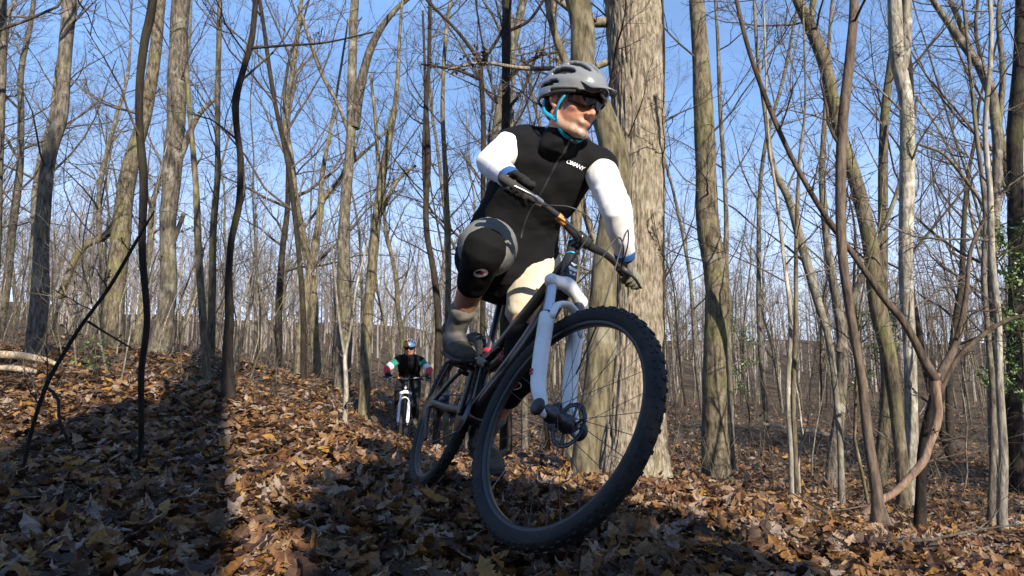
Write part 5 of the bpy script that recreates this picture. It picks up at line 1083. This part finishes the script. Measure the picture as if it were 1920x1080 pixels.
    # straps
    for s in (-1, 1):
        a = Acc(); chain(a, [hp(s * .080, .045, .0), hp(s * .083, .028, -.035), hp(s * .072, .02, -.075), hp(s * .045, .035, -.115), hp(0, .045, -.128)], [(.0075, .0016)] * 5, n=26, sides=8, ref=V3(*HF[:, 0]) * s, rounded=False)
        chain(a, [hp(s * .080, -.055, -.01), hp(s * .082, -.04, -.05), hp(s * .072, .018, -.078)], [(.0075, .0016)] * 3, n=14, sides=8, ref=V3(*HF[:, 0]) * s, rounded=False); put(part('strap', a, cfg['strap'], root))
    a = Acc(); chain(a, [hp(-.012, .047, -.130), hp(.012, .047, -.130)], [(.009, .006)] * 2, sides=8, ref=HF[:, 2]); put(part('buckle', a, 'blackpl', root))
    # eyes and glasses
    for s in (-1, 1): a = Acc(); ball(a, hp(s * .031, .072, -.002), .0125 * k); put(part('eye', a, 'eye', root))
    n_ = 33; an_ = np.linspace(-1.18, 1.18, n_); V = []
    for t in an_:
        f = abs(t) / 1.18; zt = .020 - .004 * f; zb = -.026 + .012 * f ** 2 + (.020 * math.exp(-(t / .16) ** 2)); r0 = .082
        for j in range(5): z_ = zb + (zt - zb) * j / 4; V.append(hp(r0 * math.sin(t) * .93, .022 + r0 * math.cos(t) * 1.02, z_ - .004))
    ii = np.arange(n_ * 5).reshape(n_, 5); Q = np.stack([ii[:-1, :-1], ii[1:, :-1], ii[1:, 1:], ii[:-1, 1:]], -1).reshape(-1, 4); me = mesh_np('glasses', V, Q); t = bpy.data.objects.new('t', me); COL.objects.link(t); so_ = t.modifiers.new('s', 'SOLIDIFY'); so_.thickness = .002; dg = bpy.context.evaluated_depsgraph_get(); nm = bpy.data.meshes.new_from_object(t.evaluated_get(dg)); bpy.data.objects.remove(t); gl = put(obj('glasses', nm, M['lens'], root))
    for s in (-1, 1): a = Acc(); chain(a, [hp(s * .073, .05, .008), hp(s * .080, .015, .008), hp(s * .080, -.03, .004)], [(.0022, .005)] * 3, n=12, sides=8, ref=HF[:, 2]); put(part('temple', a, 'blackpl', gl))
    # hair at the nape
    a = Acc(); chain(a, [hp(-.06, -.055, -.015), hp(0, -.085, -.02), hp(.06, -.055, -.015)], [(.022, .035), (.025, .045), (.022, .035)], n=14, sides=14, ref=HF[:, 2]); put(fused('hair', a, .005, 2, .5, M['hair'], root, wrinkle=.003, wscale=60))
    return root, vest, onvest, hp, HF, put

# ---- front bike and rider
par_crank = [82]
crank_deg = [100]
PAR1 = (-.415, 2.884, .07, -1.205, -.366, -.019, .257)
bk1, tw1, grips1, ped1 = bike('black full suspension mountain bike with white fork ridden by the front rider', 'mountain bikes on the trail', PAR1)
def foot(ped, fwd, up=.092, back=.10): return np.array(ped) + V3(0, 0, up + .018) - norm(fwd) * back, np.array(ped) + V3(0, 0, .03) + norm(fwd) * .07
fd = norm(V3(math.cos(PAR1[3]), math.sin(PAR1[3]), 0))
anR, toeR = foot(ped1[-1], fd); anL, toeL = foot(ped1[1], fd)
J1 = dict(pelvis=at(962,452,2.66), waist=at(978,400,2.60), chest=at(1012,340,2.52), upchest=at(1042,282,2.46), neck=at(1056,250,2.43), head=at(1074,195,2.31),
    hfwd=norm(V3(.60, -.76, -.27)), hup=norm(V3(.10, 0, 1)), bfwd=norm(V3(.16, -1, -.35)),
    shR=at(962,272,2.46), elR=at(920,306,2.32), shL=at(1124,314,2.47), elL=at(1156,396,2.24),
    hiR=at(925,455,2.66), knR=at(908,470,2.25), anR=anR, toeR=toeR, hiL=at(1006,486,2.70), knL=at(980,690,2.42), anL=anL, toeL=toeL,
    gripR=grips1[-1], gripL=grips1[1], root=(float(ped1[1][0]), float(ped1[1][1]), float(ped1[1][2]) - .03))
def wrist(J, s):
    g, d = J['grip' + s]; e = np.array(J['el' + s]); v = norm(e - g); return g + v * .085 + V3(0, 0, .012)
J1['wrR'] = wrist(J1, 'R'); J1['wrL'] = wrist(J1, 'L')
CF1 = dict(hs=1.12, tor=[(.150, .115), (.150, .115), (.168, .12), (.155, .10), (.07, .065)], vest='vest', sleeves=[('a', (.09, .96), 'sleeve')], cuff='liner_navy', gloveR='glove_black', gloveL='glove', shorts='shorts', short_len=.72, short_lenL=.5, hemband=True, pads=True, sock='sock', sock0=.66, shoe='shoe', helmet='helmet', strap='strap', hem=-.70, hemw=.058)
p1, vest1, onv1, hp1, HF1, put1 = person('man in grey helmet, black vest and white sleeves riding the front bike', J1, CF1, .0072)
# lettering on the chest
def chest_text(txt, centre, size, yaw, parent, onv, put, bf, shear=.35):
    cu = bpy.data.curves.new('t', 'FONT'); cu.body = txt; cu.size = size; cu.align_x = 'CENTER'; cu.align_y = 'CENTER'; cu.shear = shear; cu.offset = size * .012; cu.space_character = .92; t = bpy.data.objects.new('t', cu); COL.objects.link(t)
    dg = bpy.context.evaluated_depsgraph_get(); me = bpy.data.meshes.new_from_object(t.evaluated_get(dg)); bpy.data.objects.remove(t)
    x = norm(np.cross(bf, V3(0, 0, 1))) * -1; x = norm(x * math.cos(yaw) + np.cross(bf, x) * math.sin(yaw)); y = norm(np.cross(bf, x))
    if y[2] < 0: y = -y
    for v in me.vertices:
        q = centre + x * v.co.x + y * v.co.y; h, n = onv(q + bf * .3, -bf, .6); v.co = Vector((h if h is not None else q) + bf * .005)
    return put(obj('lettering', me, M['logo'], parent))
cc = at(1075, 312, 2.4); chest_text('OMANY', cc, .0225, -.30, vest1, onv1, put1, norm(V3(.16, -1, -.1)))
# ---- second rider far behind
par_crank[0] = 15
g2 = at(752, 846, 9.5); PAR2 = (float(g2[0]) - .10, float(g2[1]) + 1.16, float(g2[2]) + .02, R(-85), -.03, .0, .0)
bk2, tw2, grips2, ped2 = bike('small distant mountain bike with white fork ridden towards the camera by the second rider', 'mountain bikes on the trail', PAR2, False)
fd2 = norm(V3(math.cos(PAR2[3]), math.sin(PAR2[3]), 0)); aR, tR = foot(ped2[-1], fd2); aL, tL = foot(ped2[1], fd2)
B2 = lambda x, y, z: tw2((x, y, z))
J2 = dict(pelvis=B2(.22, 0, .98), waist=B2(.30, 0, 1.10), chest=B2(.40, 0, 1.22), upchest=B2(.50, 0, 1.32), neck=B2(.57, 0, 1.385), head=B2(.64, 0, 1.50), hfwd=norm(fd2 + V3(0, 0, -.15)), hup=(0, 0, 1), bfwd=norm(fd2 + V3(0, 0, -.7)),
    shR=B2(.50, -.18, 1.30), elR=B2(.60, -.33, 1.16), shL=B2(.50, .18, 1.30), elL=B2(.60, .33, 1.16), hiR=B2(.26, -.09, .96), knR=B2(.66, -.13, .82), hiL=B2(.26, .09, .96), knL=B2(.55, .13, .62),
    anR=aR, toeR=tR, anL=aL, toeL=tL, gripR=grips2[-1], gripL=grips2[1], root=tuple(B2(.44, 0, .05)))
J2['wrR'] = wrist(J2, 'R'); J2['wrL'] = wrist(J2, 'L')
CF2 = dict(vest='vest', sleeves=[('a', (.02, .28), 'green_jersey'), ('band', (.30, .42), 'sleeve'), ('c', (.46, .95), 'red_jersey')], gloveR='glove_black', gloveL='glove_black', shorts='tights', short_len=.95, tight=True, pads=False, sock='tights', sock0=.02, sockx=.014, shoe='shoe', helmet='yellow', helmet2='helmet_blue', strap='vest', hem=.1, stubble=False, visor=False, dark=True)
person('distant rider in yellow and blue helmet with green, white and red sleeves', J2, CF2, .015)
